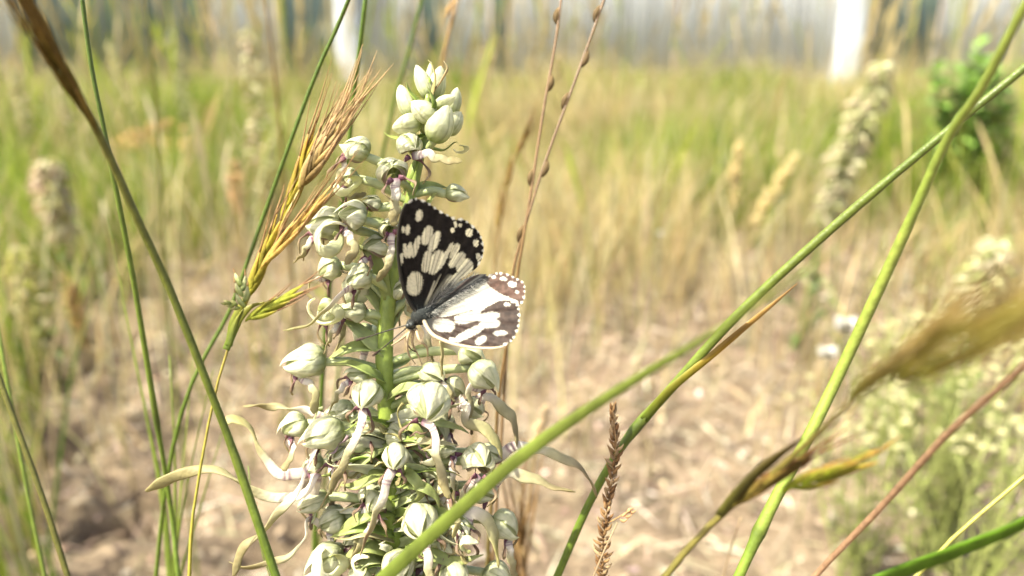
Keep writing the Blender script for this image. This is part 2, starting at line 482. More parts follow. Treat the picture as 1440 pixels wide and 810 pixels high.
# ------------------------------------------------------------------ plants standing in the background
def far_spike(px, top, bot, d, wpx, cols, label, green=(.14, .2, .05), n=90, lean=0., group=None, name='orchid_plant', cat='orchid'):
    tp = P(px, top, d); s = d / F_PX
    base = np.array([tp[0] + lean * .3, tp[1] + .02, 0.]); base[2] = float(gheight(np.array([base[0]]), np.array([base[1]]))[0]) - .006
    t_ = empty(name, base, label, cat, group)
    path = spline([base, lerp(base, tp, .55) + np.array([lean * .1, 0, 0]), tp], 12)
    mb = MB(); mb.tube(path, np.linspace(.0035, .0016, 12), n=7, c=green); mb.build('stem', M_STEM, t_)
    L_ = (bot - top) * s; fr = min(L_ / max(tp[2] - base[2], .01), .97)
    mb = MB()
    for i in range(n):
        u = (i + random.random()) / n; q = 1 - fr * u
        c0 = np.array([np.interp(q, np.linspace(0, 1, 12), path[:, k]) for k in range(3)])
        a = i * 2.39996; r = wpx * s * (.08 + .42 * random.uniform(.35, 1.2) * math.sin(math.pi * min(.12 + u * .75, 1)))
        out = np.array([math.cos(a), math.sin(a), .15])
        c = np.asarray(cols[random.randrange(len(cols))]) * random.uniform(.85, 1.2)
        m1 = c0 + out * r * .75; sz = wpx * s * .085 * random.uniform(.6, 1.25)
        mb.tube(spline([c0, lerp(c0, m1, .6), m1, m1 + out * sz * 1.2], 5), [sz * .2, sz * .5, sz, sz * .15], n=5, c=c) if False else None
        pth = np.array([lerp(c0, m1, .4), lerp(c0, m1, .8), m1, m1 + out * sz])
        mb.tube(pth, [sz * .3, sz * .9, sz * .8, sz * .15], n=6, c=c)
        e = m1 + out * sz * .8
        tail = np.array([e, e + np.array([out[0] * .4, out[1] * .4, -.8]) * sz * 1.3, e + np.array([out[0] * .6 + random.uniform(-.5, .5), out[1] * .6, -1.5]) * sz * 1.6])
        mb.tube(tail, [sz * .25, sz * .2, sz * .08], n=4, c=c * np.array([.95, .85, .8]))
    mb.build('flower_spike', M_FARBLOOM, t_)
    mb = MB()
    for k in range(6):
        a = k * 2.4 + px; z = (tp[2] - base[2]) * (.03 + .05 * k)
        d0 = np.array([math.cos(a), math.sin(a), 0]); b0 = base + (tp - base) * (.03 + .05 * k); ll = .07 - .006 * k
        pth = spline([b0, b0 + d0 * ll * .5 + np.array([0, 0, ll * .5]), b0 + d0 * ll + np.array([0, 0, ll * .35])], 8)
        mb.leaf(pth, np.sin(np.linspace(.35, math.pi, 8)) * .016, c=np.asarray(green) * 1.1, hint=(0, 0, 1))
    mb.build('leaf_rosette', M_BLADE, t_)
    return t_

WP = [srgb(214, 205, 170), srgb(196, 176, 150), srgb(205, 205, 160), srgb(170, 165, 110)]
WG = [srgb(200, 198, 160), srgb(182, 184, 136), srgb(160, 166, 108), srgb(190, 182, 150)]
far_spike(62, 228, 350, 1.25, 66, WP, 'pinkish white orchid spike standing in green grass left of the dark crossing stalks', n=105)
far_spike(1242, 92, 335, .98, 66, WG, 'tall pale green-white orchid spike behind the crossing green stalks near the white post', lean=-.16, n=260)
far_spike(1404, 340, 470, .85, 80, WG, 'short creamy orchid spike behind the blurred olive grass head', n=80)
far_spike(240, 42, 165, 1.7, 36, WG, 'slender pale spike above the tan flower cluster', n=60)
far_spike(345, 40, 330, 1.45, 48, WP + [srgb(150, 140, 95)], 'tall faded spike standing behind the bristly brome head', n=110, green=(.2, .18, .07))
far_spike(18, 100, 190, 1.8, 28, WP, 'narrow pale spike beside the brown grass head at the meadow edge', n=50)
far_spike(76, 92, 180, 1.75, 28, WP, 'narrow cream spike just behind the brown grass head', n=50)
far_spike(22, 350, 560, 1.0, 70, [srgb(200, 195, 130), srgb(170, 170, 90), srgb(215, 205, 165)], 'loose yellow-green flowering spike beside bare hollow soil', n=70)

def plume(px, top, bot, d, wpx, lean, c, label, group=None):
    tp = P(px, top, d); s = d / F_PX
    base = np.array([tp[0] - lean, tp[1] + .01, -.006]); t_ = empty('grass_plume', base, label, 'grass plume', group)
    path = spline([base, lerp(base, tp, .5) - np.array([lean * .25, 0, 0]), tp], 14)
    mb = MB(); mb.tube(path, .0011, n=6, c=np.asarray(c) * .5); mb.build('stem', M_HUSK, t_)
    L_ = (bot - top) * s; fr = min(L_ / (tp[2] - base[2]), .95); mb = MB()
    for i in range(70):
        u = random.random(); q = 1 - fr * u
        c0 = np.array([np.interp(q, np.linspace(0, 1, 14), path[:, k]) for k in range(3)])
        a = random.uniform(0, 6.28); r = wpx * s * .5 * math.sin(math.pi * (.1 + .8 * u))
        o_ = np.array([math.cos(a) * r, math.sin(a) * r, L_ * .12])
        mb.tube(np.array([c0, c0 + o_ * .6, c0 + o_]), [.0006, wpx * s * .1, .0003], n=5, c=np.asarray(c) * random.uniform(.8, 1.1))
    mb.build('seed_head', M_HUSK, t_)
CR = srgb(222, 205, 150)
plume(1040, 200, 300, 1.35, 22, .0, CR, 'upright cream grass plume against bright green grass')
plume(1118, 225, 330, 1.25, 24, .07, CR, 'leaning cream grass plume beside the upright one')
plume(152, 68, 145, 1.6, 16, -.05, srgb(220, 215, 160), 'drooping pale seed head behind the thin dark stalk')
plume(330, 235, 320, 1.5, 30, .0, srgb(215, 180, 130), 'tan grass plume beneath the faded spike')
plume(95, 395, 540, 1.1, 26, .0, srgb(205, 175, 115), 'dry tan stalk with drooping bracts on the soil under the pinkish spike')
plume(770, 575, 650, .42, 22, .05, srgb(225, 205, 165), 'short cream dry plume leaning over bare soil beside the orchid')

# low cluster of dry tan flowers
def dry_cluster(px, py, d, wpx, label):
    c0 = P(px, py, d); base = np.array([c0[0], c0[1], -.005]); s = d / F_PX
    t_ = empty('dry_flower_cluster', base, label, 'dry flowers'); st = MB(); fl = MB()
    for i in range(46):
        tx = c0 + np.array([random.uniform(-.5, .5) * wpx * s, random.uniform(-.06, .06), 0])
        tx[2] += (random.uniform(-16, 16) - 22 * ((tx[0] - c0[0]) / (wpx * s / 2)) ** 2) * s
        st.tube(spline([base + (tx - base) * np.array([.4, .4, 0]), lerp(base, tx, .6), tx], 6), .0008, n=5, c=srgb(170, 150, 80))
        for k in range(5):
            a = random.uniform(0, 6.28); o_ = np.array([math.cos(a), math.sin(a), random.uniform(-.2, .6)]) * random.uniform(.006, .014)
            fl.tube(np.array([tx, tx + o_ * .6, tx + o_]), [.001, .005, .0008], n=6, c=np.array(srgb(226, 188, 128)) * random.uniform(.7, .95))
    st.build('stems', M_STEM, t_); tag(fl.build('dried_blossom', M_FARBLOOM, t_), kind='stuff')
dry_cluster(218, 190, 1.9, 120, 'broad tan cluster of dried flowers in the green grass')

# leafy plant by the fence
def leafy(px, py, d, wpx, hpx, label, n=420, cc=((.12, .22, .035), (.18, .30, .06), (.09, .16, .03))):
    c0 = P(px, py, d); s = d / F_PX; base = np.array([c0[0], c0[1], -.005]); t_ = empty('leafy_plant', base, label, 'plant')
    st = MB(); lv = MB()
    for i in range(16):
        tx = c0 + np.array([random.uniform(-.5, .5) * wpx * s, random.uniform(-.1, .1), random.uniform(-.4, .45) * hpx * s])
        path = spline([base + np.array([random.uniform(-.02, .02), random.uniform(-.02, .02), 0]), lerp(base, tx, .5) + np.array([0, 0, .03]), tx], 9)
        st.tube(path, np.linspace(.003, .001, 9), n=6, c=(.12, .16, .05))
        for k in range(n // 16):
            q = random.uniform(.35, 1); b0 = np.array([np.interp(q, np.linspace(0, 1, 9), path[:, j]) for j in range(3)])
            a = random.uniform(0, 6.28); L_ = random.uniform(.025, .055)
            o_ = np.array([math.cos(a), math.sin(a), random.uniform(-.1, .5)])
            pth = spline([b0, b0 + o_ * L_ * .5 + np.array([0, 0, .006]), b0 + o_ * L_], 6)
            lv.leaf(pth, np.sin(np.linspace(.25, math.pi - .05, 6)) * L_ * .5, c=np.array(cc[random.randrange(3)]) * random.uniform(.8, 1.2), hint=(0, 0, 1), fold=.2)
    st.build('stems', M_STEM, t_); lv.build('foliage', M_BLADE, t_)
leafy(1382, 112, 1.6, 190, 120, 'bushy bright green leafy plant in front of the pale fence', 640, ((.34, .56, .10), (.44, .64, .16), (.26, .44, .07)))

# small white flowered plants at the right
def bedstraw(px, py, d, hpx, label, n=26):
    s = d / F_PX; c0 = P(px, py, d); base = np.array([c0[0], c0[1] + .01, -.005]); t_ = empty('white_flowered_plant', base, label, 'plant')
    st = MB(); fl = MB(); lf = MB()
    for i in range(n):
        tx = c0 + np.array([random.gauss(0, .035), random.gauss(0, .03), random.uniform(-.9, .3) * hpx * s])
        tx[2] = max(tx[2], .02)
        path = spline([base + np.array([random.uniform(-.02, .02), random.uniform(-.02, .02), 0]), lerp(base, tx, .55) + np.array([random.gauss(0, .008), 0, .01]), tx], 8)
        st.tube(path, np.linspace(.0013, .0007, 8), n=5, c=(.27, .30, .09))
        for k in range(12):
            q = random.uniform(.15, .98); b0 = np.array([np.interp(q, np.linspace(0, 1, 8), path[:, j]) for j in range(3)])
            a = random.uniform(0, 6.28); o_ = np.array([math.cos(a), math.sin(a), .3]) * random.uniform(.01, .02)
            lf.leaf(np.array([b0, b0 + o_ * .5, b0 + o_]), [.0012, .0028, .0004], c=np.array((.30, .34, .09)) * random.uniform(.8, 1.2), hint=(0, 0, 1))
        for k in range(3):
            o_ = np.array([random.gauss(0, .007), random.gauss(0, .007), random.gauss(.002, .008)]); z = tx + o_
            r = random.uniform(.0022, .0042); c = np.array(srgb(222, 218, 165)) * random.uniform(.6, .9)
            for p_ in range(4):
                a = p_ * math.pi / 2 + i
                e = np.array([math.cos(a), math.sin(a) * .7, .5 + .3 * math.sin(a)]) * r
                fl.tube(np.array([z, z + e * .6, z + e]), [.0006, r * .42, .0005], n=5, c=c)
    st.build('stems', M_STEM, t_); lf.build('leaves', M_BLADE, t_); tag(fl.build('blossom', M_FARBLOOM, t_), kind='stuff')
bedstraw(1300, 430, .80, 110, 'white flowered plant just left of the olive grass head')
bedstraw(1385, 500, .66, 130, 'white flowered plant behind the olive grass head and reddish stalk', 34)
bedstraw(1265, 570, .62, 60, 'low white flowered plant where the olive head starts', 14)
bedstraw(1425, 620, .55, 70, 'white flowered plant above the bright green blade', 20)
def bloom(px, py, d, r, label):
    c0 = P(px, py, d); base = np.array([c0[0], c0[1] + .005, -.005]); t_ = empty('white_flower', base, label, 'flower')
    mb = MB(); mb.tube(spline([base, lerp(base, c0, .6) + np.array([.006, 0, 0]), c0], 8), .0009, n=6, c=(.2, .22, .08)); mb.build('stem', M_STEM, t_)
    mb = MB()
    for k in range(9):
        a = k * 2.4; e = np.array([math.cos(a), math.sin(a) * .6 - .3, .75 + .3 * math.sin(k)]) * r
        mb.leaf(spline([c0, c0 + e * .6, c0 + e], 5), np.array([.3, .8, 1, .8, .2]) * r * .8, c=(.72, .70, .62), hint=-FWD)
    mb.build('petals', M_FARBLOOM, t_)
bloom(1187, 462, .72, .011, 'larger white flower beside the upright green stalk')
bloom(1161, 500, .70, .0085, 'smaller white flower below the larger one on bare soil')
bloom(925, 330, 1.25, .006, 'tiny pale flower on dry grass right of the brown stalks')

# ------------------------------------------------------------------ single grass stalks near the lens
DIM = .60      # colours below were picked from sunlit surfaces; this brings them back to what the surface reflects
def to_ground(p, d):
    d = norm(d)
    hs = d[:2] / max(-d[2], .35)
    k = np.linalg.norm(hs); hs = hs * min(1, .35 / max(k, 1e-6))
    e = np.array([p[0] + hs[0] * p[2] * .6, p[1] + hs[1] * p[2] * .6, -.006])
    return [p + d * min(.06, p[2] * .3), lerp(p, e, .55) + np.array([hs[0], hs[1], 0]) * .03, e]

def px_path(pts, ground=True):
    q = [P(*p) for p in pts]
    if ground: q = to_ground(q[0], q[0] - q[1])[::-1] + q
    return q

def stalk(name, label, cat, pts, wpx, cols, mat=M_STEM, ground=True, n=60, flat=1.0, nodes=(), group=None, part='stem'):
    """pts run from the lowest pixel to the tip: (px, py, depth)"""
    q = px_path(pts, ground); path = spline(q, n)
    base = path[0] if ground else path[0]
    t_ = empty(name, base, label, cat, group)
    dep = (path - CAM) @ FWD
    u = np.linspace(0, 1, n)
    wf = np.interp(u, np.linspace(0, 1, len(wpx)), wpx)
    z0 = pts[0][2]
    r = wf * .82 * np.minimum(dep, z0 * 1.15) / F_PX / 2
    mb = MB(); c = ramp(cols, u)
    for u0 in nodes:
        k = np.exp(-((u - u0) / .006) ** 2); sh = ((u > u0) & (u < u0 + .13)).astype(float)
        r = r * (1 + .4 * k + .16 * sh); c = c * (1 - .5 * k[:, None]) * (1 + sh[:, None] * np.array([.22, .12, .25]))
    mb.tube(path, r, r * flat, n=14, c=c * DIM, twist=None, streak=.22)
    mb.build(part, mat, t_)
    return t_, path

def blade_part(t_, pts, wpx, cols, mat=M_BLADE, name='leaf', n=40, twist=0., hint=None, fold=.3):
    path = spline([P(*p) for p in pts], n); dep = (path - CAM) @ FWD; u = np.linspace(0, 1, n)
    wf = np.interp(u, np.linspace(0, 1, len(wpx)), wpx)
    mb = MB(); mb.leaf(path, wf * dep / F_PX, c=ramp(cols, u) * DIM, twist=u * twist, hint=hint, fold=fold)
    return mb.build(name, mat, t_)

def spikelet(t_, a, b, wpx, c0, c1, awn=.6, n=7, awn_c=None, spread=.16, seed=0):
    """overlapping husks along the axis a > b, each drawn out into a bristle; bristles are sub-parts"""
    rs = random.Random(seed + int(a[0] * 7 + a[1]))
    A = P(*a); B = P(*b); ax = B - A; L = np.linalg.norm(ax); ax = ax / L
    s = (a[2] + b[2]) / 2 / F_PX; Wd = wpx * s
    vw = norm(-FWD - ax * (-FWD).dot(ax)); sd = np.cross(ax, vw)
    mb = MB(); tips = []
    for i in range(n):
        f = i / (n - 1); sg = 1 if i % 2 else -1
        st = A + ax * L * .60 * f
        out = sd * (sg * Wd * (.34 - .16 * f) * rs.uniform(.6, 1.15)) + vw * Wd * rs.uniform(-.2, .26)
        end = st + ax * L * (.46 - .05 * f) + out
        mid = lerp(st, end, .45) + out * .18
        path = spline([st, mid, end], 11); u = np.linspace(0, 1, 11)
        prof = np.sin(np.pi * np.clip(.08 + .92 * u ** .75, 0, 1)) ** .9 + .03
        cc = ramp([(0, c0), (.5, lerp(c0, c1, .35)), (.85, c1), (1, lerp(c1, (.75, .62, .4), .4))], u) * rs.uniform(.7, 1.15) * .82
        mb.tube(path, prof * Wd * .125, prof * Wd * .07, hint=vw + sd * sg * .5, n=10, c=cc, streak=.28)
        tips.append((end, norm(end - mid)))
    o = mb.build('spikelet', M_HUSK, t_)
    ac = np.asarray(c1 if awn_c is None else awn_c) * .7
    if awn > 0:
        for i, (e, d) in enumerate(tips):
            if i % 2 and n > 5 and awn < .3: continue
            d = norm(lerp(d, ax, .55) + sd * rs.uniform(-spread, spread) + vw * rs.uniform(-spread, spread))
            la = L * awn * rs.uniform(.7, 1.2)
            m2 = MB(); m2.tube(spline([e - d * la * .06, e + d * la * .5, e + d * la + np.array([0, 0, la * .04])], 7), np.linspace(Wd * .045, Wd * .008, 7), n=5, c=np.asarray(ac))
            m2.build('awn', M_HUSK, o)
    return o

G1, G2, G3 = srgb(92, 118, 30), srgb(128, 150, 52), srgb(160, 178, 70)
OL, BR, RB = srgb(120, 118, 45), srgb(150, 118, 70), srgb(140, 112, 76)
GOLD, TAN, DK = srgb(200, 172, 84), srgb(196, 160, 110), srgb(84, 96, 30)

# dark stalk with a brown head, crossing the bristly one
t_, _ = stalk('grass_stalk', 'dark green grass stalk carrying a blurred brown head, crossing the brome stem', 'grass stalk',
      [(392, 822, .150), (330, 640, .148), (295, 548, .145), (240, 410, .140), (195, 312, .135), (140, 190, .128), (95, 110, .12)], [10, 10, 11, 11, 12, 13, 14],
      [(0, OL), (.5, G1), (.8, G1), (1, OL)], n=120, nodes=(.40, .73))
spikelet(t_, (140, 190, .122), (40, 20, .100), 38, srgb(108, 100, 40), srgb(150, 124, 66), .5, 12)
spikelet(t_, (92, 100, .112), (-15, -80, .094), 46, srgb(128, 110, 52), srgb(168, 140, 84), .5, 12, seed=3)
# thin dark stalk
stalk('grass_stalk', 'thin straight dark green grass stalk rising from the clump at the bare hollow', 'grass stalk',
      [(252, 822, .21), (240, 712, .21), (215, 560, .20), (187, 390, .19), (150, 200, .18), (128, 90, .175), (112, -30, .17)], [10, 10, 9, 8.5, 8, 8, 7],
      [(0, OL), (.5, G2), (1, G1)], n=120, nodes=(.45, .80))
# clump of blades at its foot
cl = empty('grass_clump', P(246, 830, .225) * np.array([1, 1, 0]), 'clump of narrow green grass blades at the foot of the thin dark stalk', 'grass clump')
for k, pts in enumerate([[(300, 520), (272, 640), (250, 760), (246, 830)], [(238, 500), (246, 640), (246, 760), (244, 830)], [(275, 470), (262, 600), (250, 740), (248, 830)],
                         [(200, 560), (228, 680), (240, 780), (242, 830)], [(312, 610), (280, 720), (256, 800), (250, 830)], [(150, 300), (185, 480), (226, 690), (240, 830)]]):
    q = [P(x, y, .225 + .004 * k) for x, y in pts][::-1]; q = to_ground(q[0], q[0] - q[1])[::-1] + q
    path = spline(q, 40); mb = MB(); u = np.linspace(0, 1, 40)
    mb.leaf(path, np.interp(u, [0, .7, 1], [.0022, .002, .0003]), c=ramp([(0, OL), (.7, G2), (1, G3)], u) * DIM, twist=u * 2 + k); mb.build('blade', M_BLADE, cl)
# stalks at the left bottom corner
stalk('grass_stalk', 'thicker olive stalk slanting over bare soil beside the hollow', 'grass stalk', [(100, 825, .19), (60, 700, .19), (20, 590, .19), (-20, 480, .19)], [11, 11, 10, 9], [(0, OL), (1, OL)])
stalk('grass_stalk', 'thin olive stalk next to the thicker slanting one', 'grass stalk', [(66, 825, .22), (40, 700, .22), (18, 580, .22), (-5, 450, .22)], [8, 8, 7, 6], [(0, OL), (1, G2)])
stalk('grass_stalk', 'short thin green stalk beside the dark crossing stalk, under the ribbon lips', 'grass stalk', [(385, 825, .185), (372, 790, .185), (360, 735, .185), (352, 690, .185), (349, 655, .185)], [9, 8, 7, 5, 1.5], [(0, G1), (1, G2)])

# brome
t_, _ = stalk('brome_stalk', 'bristly golden brome grass head on a green stem beside the orchid', 'grass stalk',
      [(266, 822, .150), (270, 735, .150), (286, 635, .150), (302, 555, .150), (320, 490, .150), (342, 436, .150), (362, 392, .150), (395, 318, .150), (430, 250, .150)], [11, 11, 10, 10, 11, 9, 7, 5, 4],
      [(0, G2), (.75, G1), (.85, srgb(170, 165, 60)), (1, GOLD)], nodes=(.72, .63))
YG = srgb(178, 170, 50)
spikelet(t_, (346, 425, .150), (396, 300, .148), 34, srgb(150, 150, 45), srgb(215, 180, 80), .45, 11, TAN)
spikelet(t_, (366, 378, .148), (470, 262, .146), 28, GOLD, srgb(224, 184, 110), .5, 11, TAN, seed=2)
spikelet(t_, (394, 318, .152), (449, 172, .152), 30, YG, srgb(205, 160, 80), .6, 11, TAN, seed=4)
spikelet(t_, (420, 268, .150), (494, 142, .148), 40, srgb(172, 150, 78), srgb(212, 186, 130), .6, 14, srgb(222, 190, 140), .18, seed=5)
spikelet(t_, (425, 262, .148), (478, 172, .146), 34, srgb(160, 134, 74), srgb(204, 176, 124), .7, 11, srgb(222, 190, 140), .18, seed=9)
spikelet(t_, (345, 452, .148), (432, 402, .146), 28, srgb(150, 160, 50), srgb(190, 180, 70), .4, 11, srgb(190, 150, 110), seed=6)
spikelet(t_, (345, 432, .147), (335, 382, .146), 34, srgb(170, 185, 110), srgb(215, 215, 165), .15, 5, TAN, seed=7)
spikelet(t_, (338, 432, .146), (310, 424, .145), 22, srgb(160, 175, 90), srgb(210, 205, 140), 0, 5, TAN, seed=8)
for pts in [[(318, 492), (335, 452), (352, 432), (372, 425)], [(322, 486), (330, 450), (345, 420), (349, 400)]]:
    blade_part(t_, [(x, y, .1485) for x, y in pts], [10, 12, 9, 2], [(0, G2), (1, YG)], name='glume')

# thin stalks above
stalk('grass_stalk', 'thin green stalk passing behind the brome head toward the fence', 'grass stalk', [(330, 420, .205), (375, 292, .20), (440, 115, .19), (478, 30, .185), (505, -40, .18)], [7, 7.5, 7.5, 7, 7], [(0, G2), (1, G1)], n=70)
stalk('grass_stalk', 'short dark upright stalk above the brome bristles, beside a white post', 'grass stalk', [(484, 260, .22), (494, 170, .215), (500, 110, .21), (508, 50, .205), (518, -40, .20)], [8, 8, 9, 9, 8], [(0, G1), (1, G1)], n=60)
stalk('grass_stalk', 'faint thin green stalk behind the topmost orchid buds', 'grass stalk', [(520, 300, .34), (553, 150, .32), (578, 60, .31), (602, -40, .30)], [6, 6, 6, 6], [(0, G2), (1, G1)])
t_, _ = stalk('grass_stalk', 'straw stalk with a drooping tan husk above the topmost orchid buds', 'grass stalk', [(600, 260, .34), (622, 90, .31), (640, 10, .30), (650, -50, .30)], [6, 6, 6, 6], [(0, G3), (1, TAN)])
spikelet(t_, (652, -20, .30), (622, 28, .30), 18, TAN, srgb(220, 190, 130), .2, 5)
stalk('grass_stalk', 'faint thin stalk left of the faded spike', 'grass stalk', [(228, 300, .5), (218, 130, .46), (206, 0, .44), (200, -60, .43)], [5, 5, 5, 5], [(0, G2), (1, OL)])
stalk('grass_stalk', 'pale thin stalk right of the faded spike', 'grass stalk', [(400, 260, .5), (388, 120, .46), (372, -10, .44), (366, -60, .43)], [6, 6, 5, 5], [(0, OL), (1, BR)])

# brown seeding pair
def seeds(t_, path, us, wl, c):
    for k, u in enumerate(us):
        i = int(u * (len(path) - 1)); d = norm(path[i + 1] - path[i]); sd = np.cross(d, FWD)
        s = .2 / F_PX; st = path[i] + sd * 2.5 * s * (1 if k % 2 else -1); mb = MB()
        L = wl * s; pr = np.sin(np.linspace(.15, math.pi - .1, 9)) ** .8
        mb.tube(spline([st, st + d * L * .5 + sd * s * 1.5 * (1 if k % 2 else -1), st + d * L], 9), pr * 4.6 * s, pr * 3.4 * s, n=8, c=ramp([(0, c), (1, srgb(190, 160, 110))], np.linspace(0, 1, 9)) * .5)
        mb.build('seed', M_HUSK, t_)
t_, p_ = stalk('grass_stalk', 'upright brown stalk with dark seeds, forking from the reddish one above the butterfly', 'grass stalk',
      [(696, 640, .215), (701, 560, .21), (715, 470, .205), (733, 352, .2), (745, 280, .2), (765, 150, .2), (781, 60, .2), (793, -30, .2)], [8, 8, 7.5, 7, 7, 6, 5.5, 5], [(0, OL), (.6, OL), (.8, BR), (1, RB)], n=90)
seeds(t_, p_, (.68, .90, .945, .985), 24, srgb(110, 88, 50))
t_, p_ = stalk('grass_stalk', 'reddish brown stalk with dark seeds leaning toward the fence above the butterfly', 'grass stalk',
      [(706, 600, .212), (712, 500, .208), (721, 385, .202), (738, 320, .2), (765, 232, .2), (798, 142, .2), (828, 60, .2), (860, -30, .2)], [7, 7, 7, 6, 6, 5.5, 5, 5], [(0, OL), (.6, RB), (1, RB)], n=90)
seeds(t_, p_, (.84, .875, .905, .94, .965, .985), 26, srgb(104, 84, 50))
t_, p_ = stalk('brome_stalk', 'blurred thin brown grass head left of the paired seeding stalks', 'grass stalk', [(690, 420, .33), (705, 300, .32), (722, 230, .31), (748, 165, .30)], [5, 5, 4, 3], [(0, OL), (1, BR)])
for k, (a, b) in enumerate([((700, 320, .32), (708, 268, .32)), ((712, 270, .315), (722, 218, .31)), ((726, 222, .31), (748, 168, .30))]):
    spikelet(t_, a, b, 15, srgb(150, 130, 60), srgb(170, 130, 80), .5, 5, seed=k)

# long diagonals
t_, _ = stalk('grass_stalk', 'long dark green grass stalk sloping up to the leafy plant, with a yellow leaf tip', 'grass stalk',
      [(775, 830, .182), (830, 705, .178), (880, 620, .174), (945, 545, .17), (1040, 440, .162), (1180, 312, .152), (1330, 186, .142), (1440, 96, .136), (1520, 30, .13)], [13, 13, 13, 13, 13, 13, 14, 14, 14],
      [(0, G1), (.5, srgb(104, 132, 36)), (1, srgb(112, 130, 45))], n=160, nodes=(.45, .80))
blade_part(t_, [(905, 590, .1715), (942, 548, .168), (1000, 500, .166), (1045, 462, .165), (1090, 425, .165), (1122, 398, .166)], [12, 11, 10, 9, 6, 1], [(0, G2), (.3, YG), (.55, srgb(226, 178, 70)), (1, srgb(214, 170, 110))])
bl = empty('long_grass', P(500, 850, .140) * np.array([1, 1, 0]), 'broad yellow-green grass blade sloping in front of the lower orchid flowers', 'grass blade')
q = [P(*p) for p in [(500, 850, .136), (545, 808, .133), (640, 722, .126), (740, 636, .118), (870, 548, .106), (1000, 470, .094), (1100, 402, .086), (1205, 330, .078)]]
q = to_ground(q[0], q[0] - q[1])[::-1] + q; path = spline(q, 80); u = np.linspace(0, 1, 80); dep = np.minimum((path - CAM) @ FWD, .15)
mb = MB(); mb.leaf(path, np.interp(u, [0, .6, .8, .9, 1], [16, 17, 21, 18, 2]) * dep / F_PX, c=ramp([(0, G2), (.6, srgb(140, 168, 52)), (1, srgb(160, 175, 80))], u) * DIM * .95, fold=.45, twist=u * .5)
mb.build('blade', M_BLADE, bl)
stalk('grass_stalk', 'green grass stalk rising steeply across the long sloping stalk', 'grass stalk',
      [(1030, 830, .160), (1080, 722, .158), (1140, 608, .155), (1190, 505, .152), (1262, 350, .140), (1330, 200, .126), (1378, 128, .116), (1440, 10, .105), (1480, -60, .10)], [13, 13, 13, 13, 14, 16, 18, 17, 16],
      [(0, G2), (.6, srgb(130, 165, 50)), (1, srgb(150, 165, 75))], n=160, nodes=(.50, .78))
# olive head close to the lens
t_, _ = stalk('brome_stalk', 'olive brown grass head blurred close in front of the white flowered plants', 'grass stalk',
      [(925, 825, .128), (960, 780, .126), (1020, 718, .122), (1080, 672, .116), (1150, 610, .102), (1215, 550, .080), (1290, 510, .070), (1345, 480, .064)], [13, 13, 14, 15, 16, 14, 12, 9],
      [(0, srgb(130, 140, 50)), (.7, srgb(110, 108, 45)), (1, srgb(140, 125, 60))], n=80)
spikelet(t_, (1195, 562, .080), (1420, 395, .058), 70, srgb(160, 160, 66), srgb(208, 180, 120), .3, 12)
spikelet(t_, (1265, 540, .074), (1475, 425, .050), 88, srgb(152, 158, 56), srgb(200, 180, 100), .3, 12, seed=1)
spikelet(t_, (1330, 480, .068), (1540, 400, .048), 88, srgb(156, 156, 62), srgb(204, 180, 104), .3, 12, seed=6)
spikelet(t_, (1015, 722, .122), (1165, 622, .108), 36, srgb(120, 110, 45), srgb(140, 100, 60), .3, 7, seed=2)
spikelet(t_, (1100, 692, .116), (1245, 638, .108), 44, srgb(140, 158, 34), srgb(190, 150, 70), .25, 7, seed=3)
blade_part(t_, [(1010, 725, .120), (1040, 688, .118), (1075, 655, .116), (1130, 615, .112)], [12, 14, 12, 3], [(0, OL), (1, srgb(100, 80, 45))], name='sheath')
# reddish stalk
stalk('grass_stalk', 'thin reddish brown stalk slanting in front of the white flowered plants', 'grass stalk',
      [(1128, 830, .140), (1172, 782, .138), (1240, 712, .130), (1330, 612, .116), (1400, 550, .104), (1480, 480, .092)], [6, 6, 7, 7, 9, 13],
      [(0, srgb(150, 118, 76)), (.6, srgb(176, 130, 92)), (1, srgb(200, 164, 128))], M_HUSK, n=70, nodes=(.66,))
stalk('grass_stalk', 'thin yellow-green stalk above the bright green blade', 'grass stalk', [(1290, 810, .15), (1345, 752, .148), (1400, 705, .146), (1470, 645, .144)], [8, 8, 8, 7], [(0, G3), (1, srgb(190, 185, 90))])
bl = empty('long_grass', P(1150, 860, .12) * np.array([1, 1, 0]), 'broad bright green grass blade low beside the reddish stalk', 'grass blade')
q = [P(*p) for p in [(1150, 860, .128), (1240, 812, .125), (1330, 778, .12), (1400, 752, .115), (1480, 715, .11), (1560, 670, .105)]]
q = to_ground(q[0], q[0] - q[1])[::-1] + q; path = spline(q, 60); u = np.linspace(0, 1, 60); dep = np.minimum((path - CAM) @ FWD, .13)
mb = MB(); mb.leaf(path, np.interp(u, [0, .5, .8, 1], [16, 24, 40, 16]) * dep / F_PX, c=ramp([(0, G1), (.6, srgb(112, 160, 36)), (1, srgb(124, 168, 44))], u) * DIM * 1.1, fold=.35)
mb.build('blade', M_BLADE, bl)

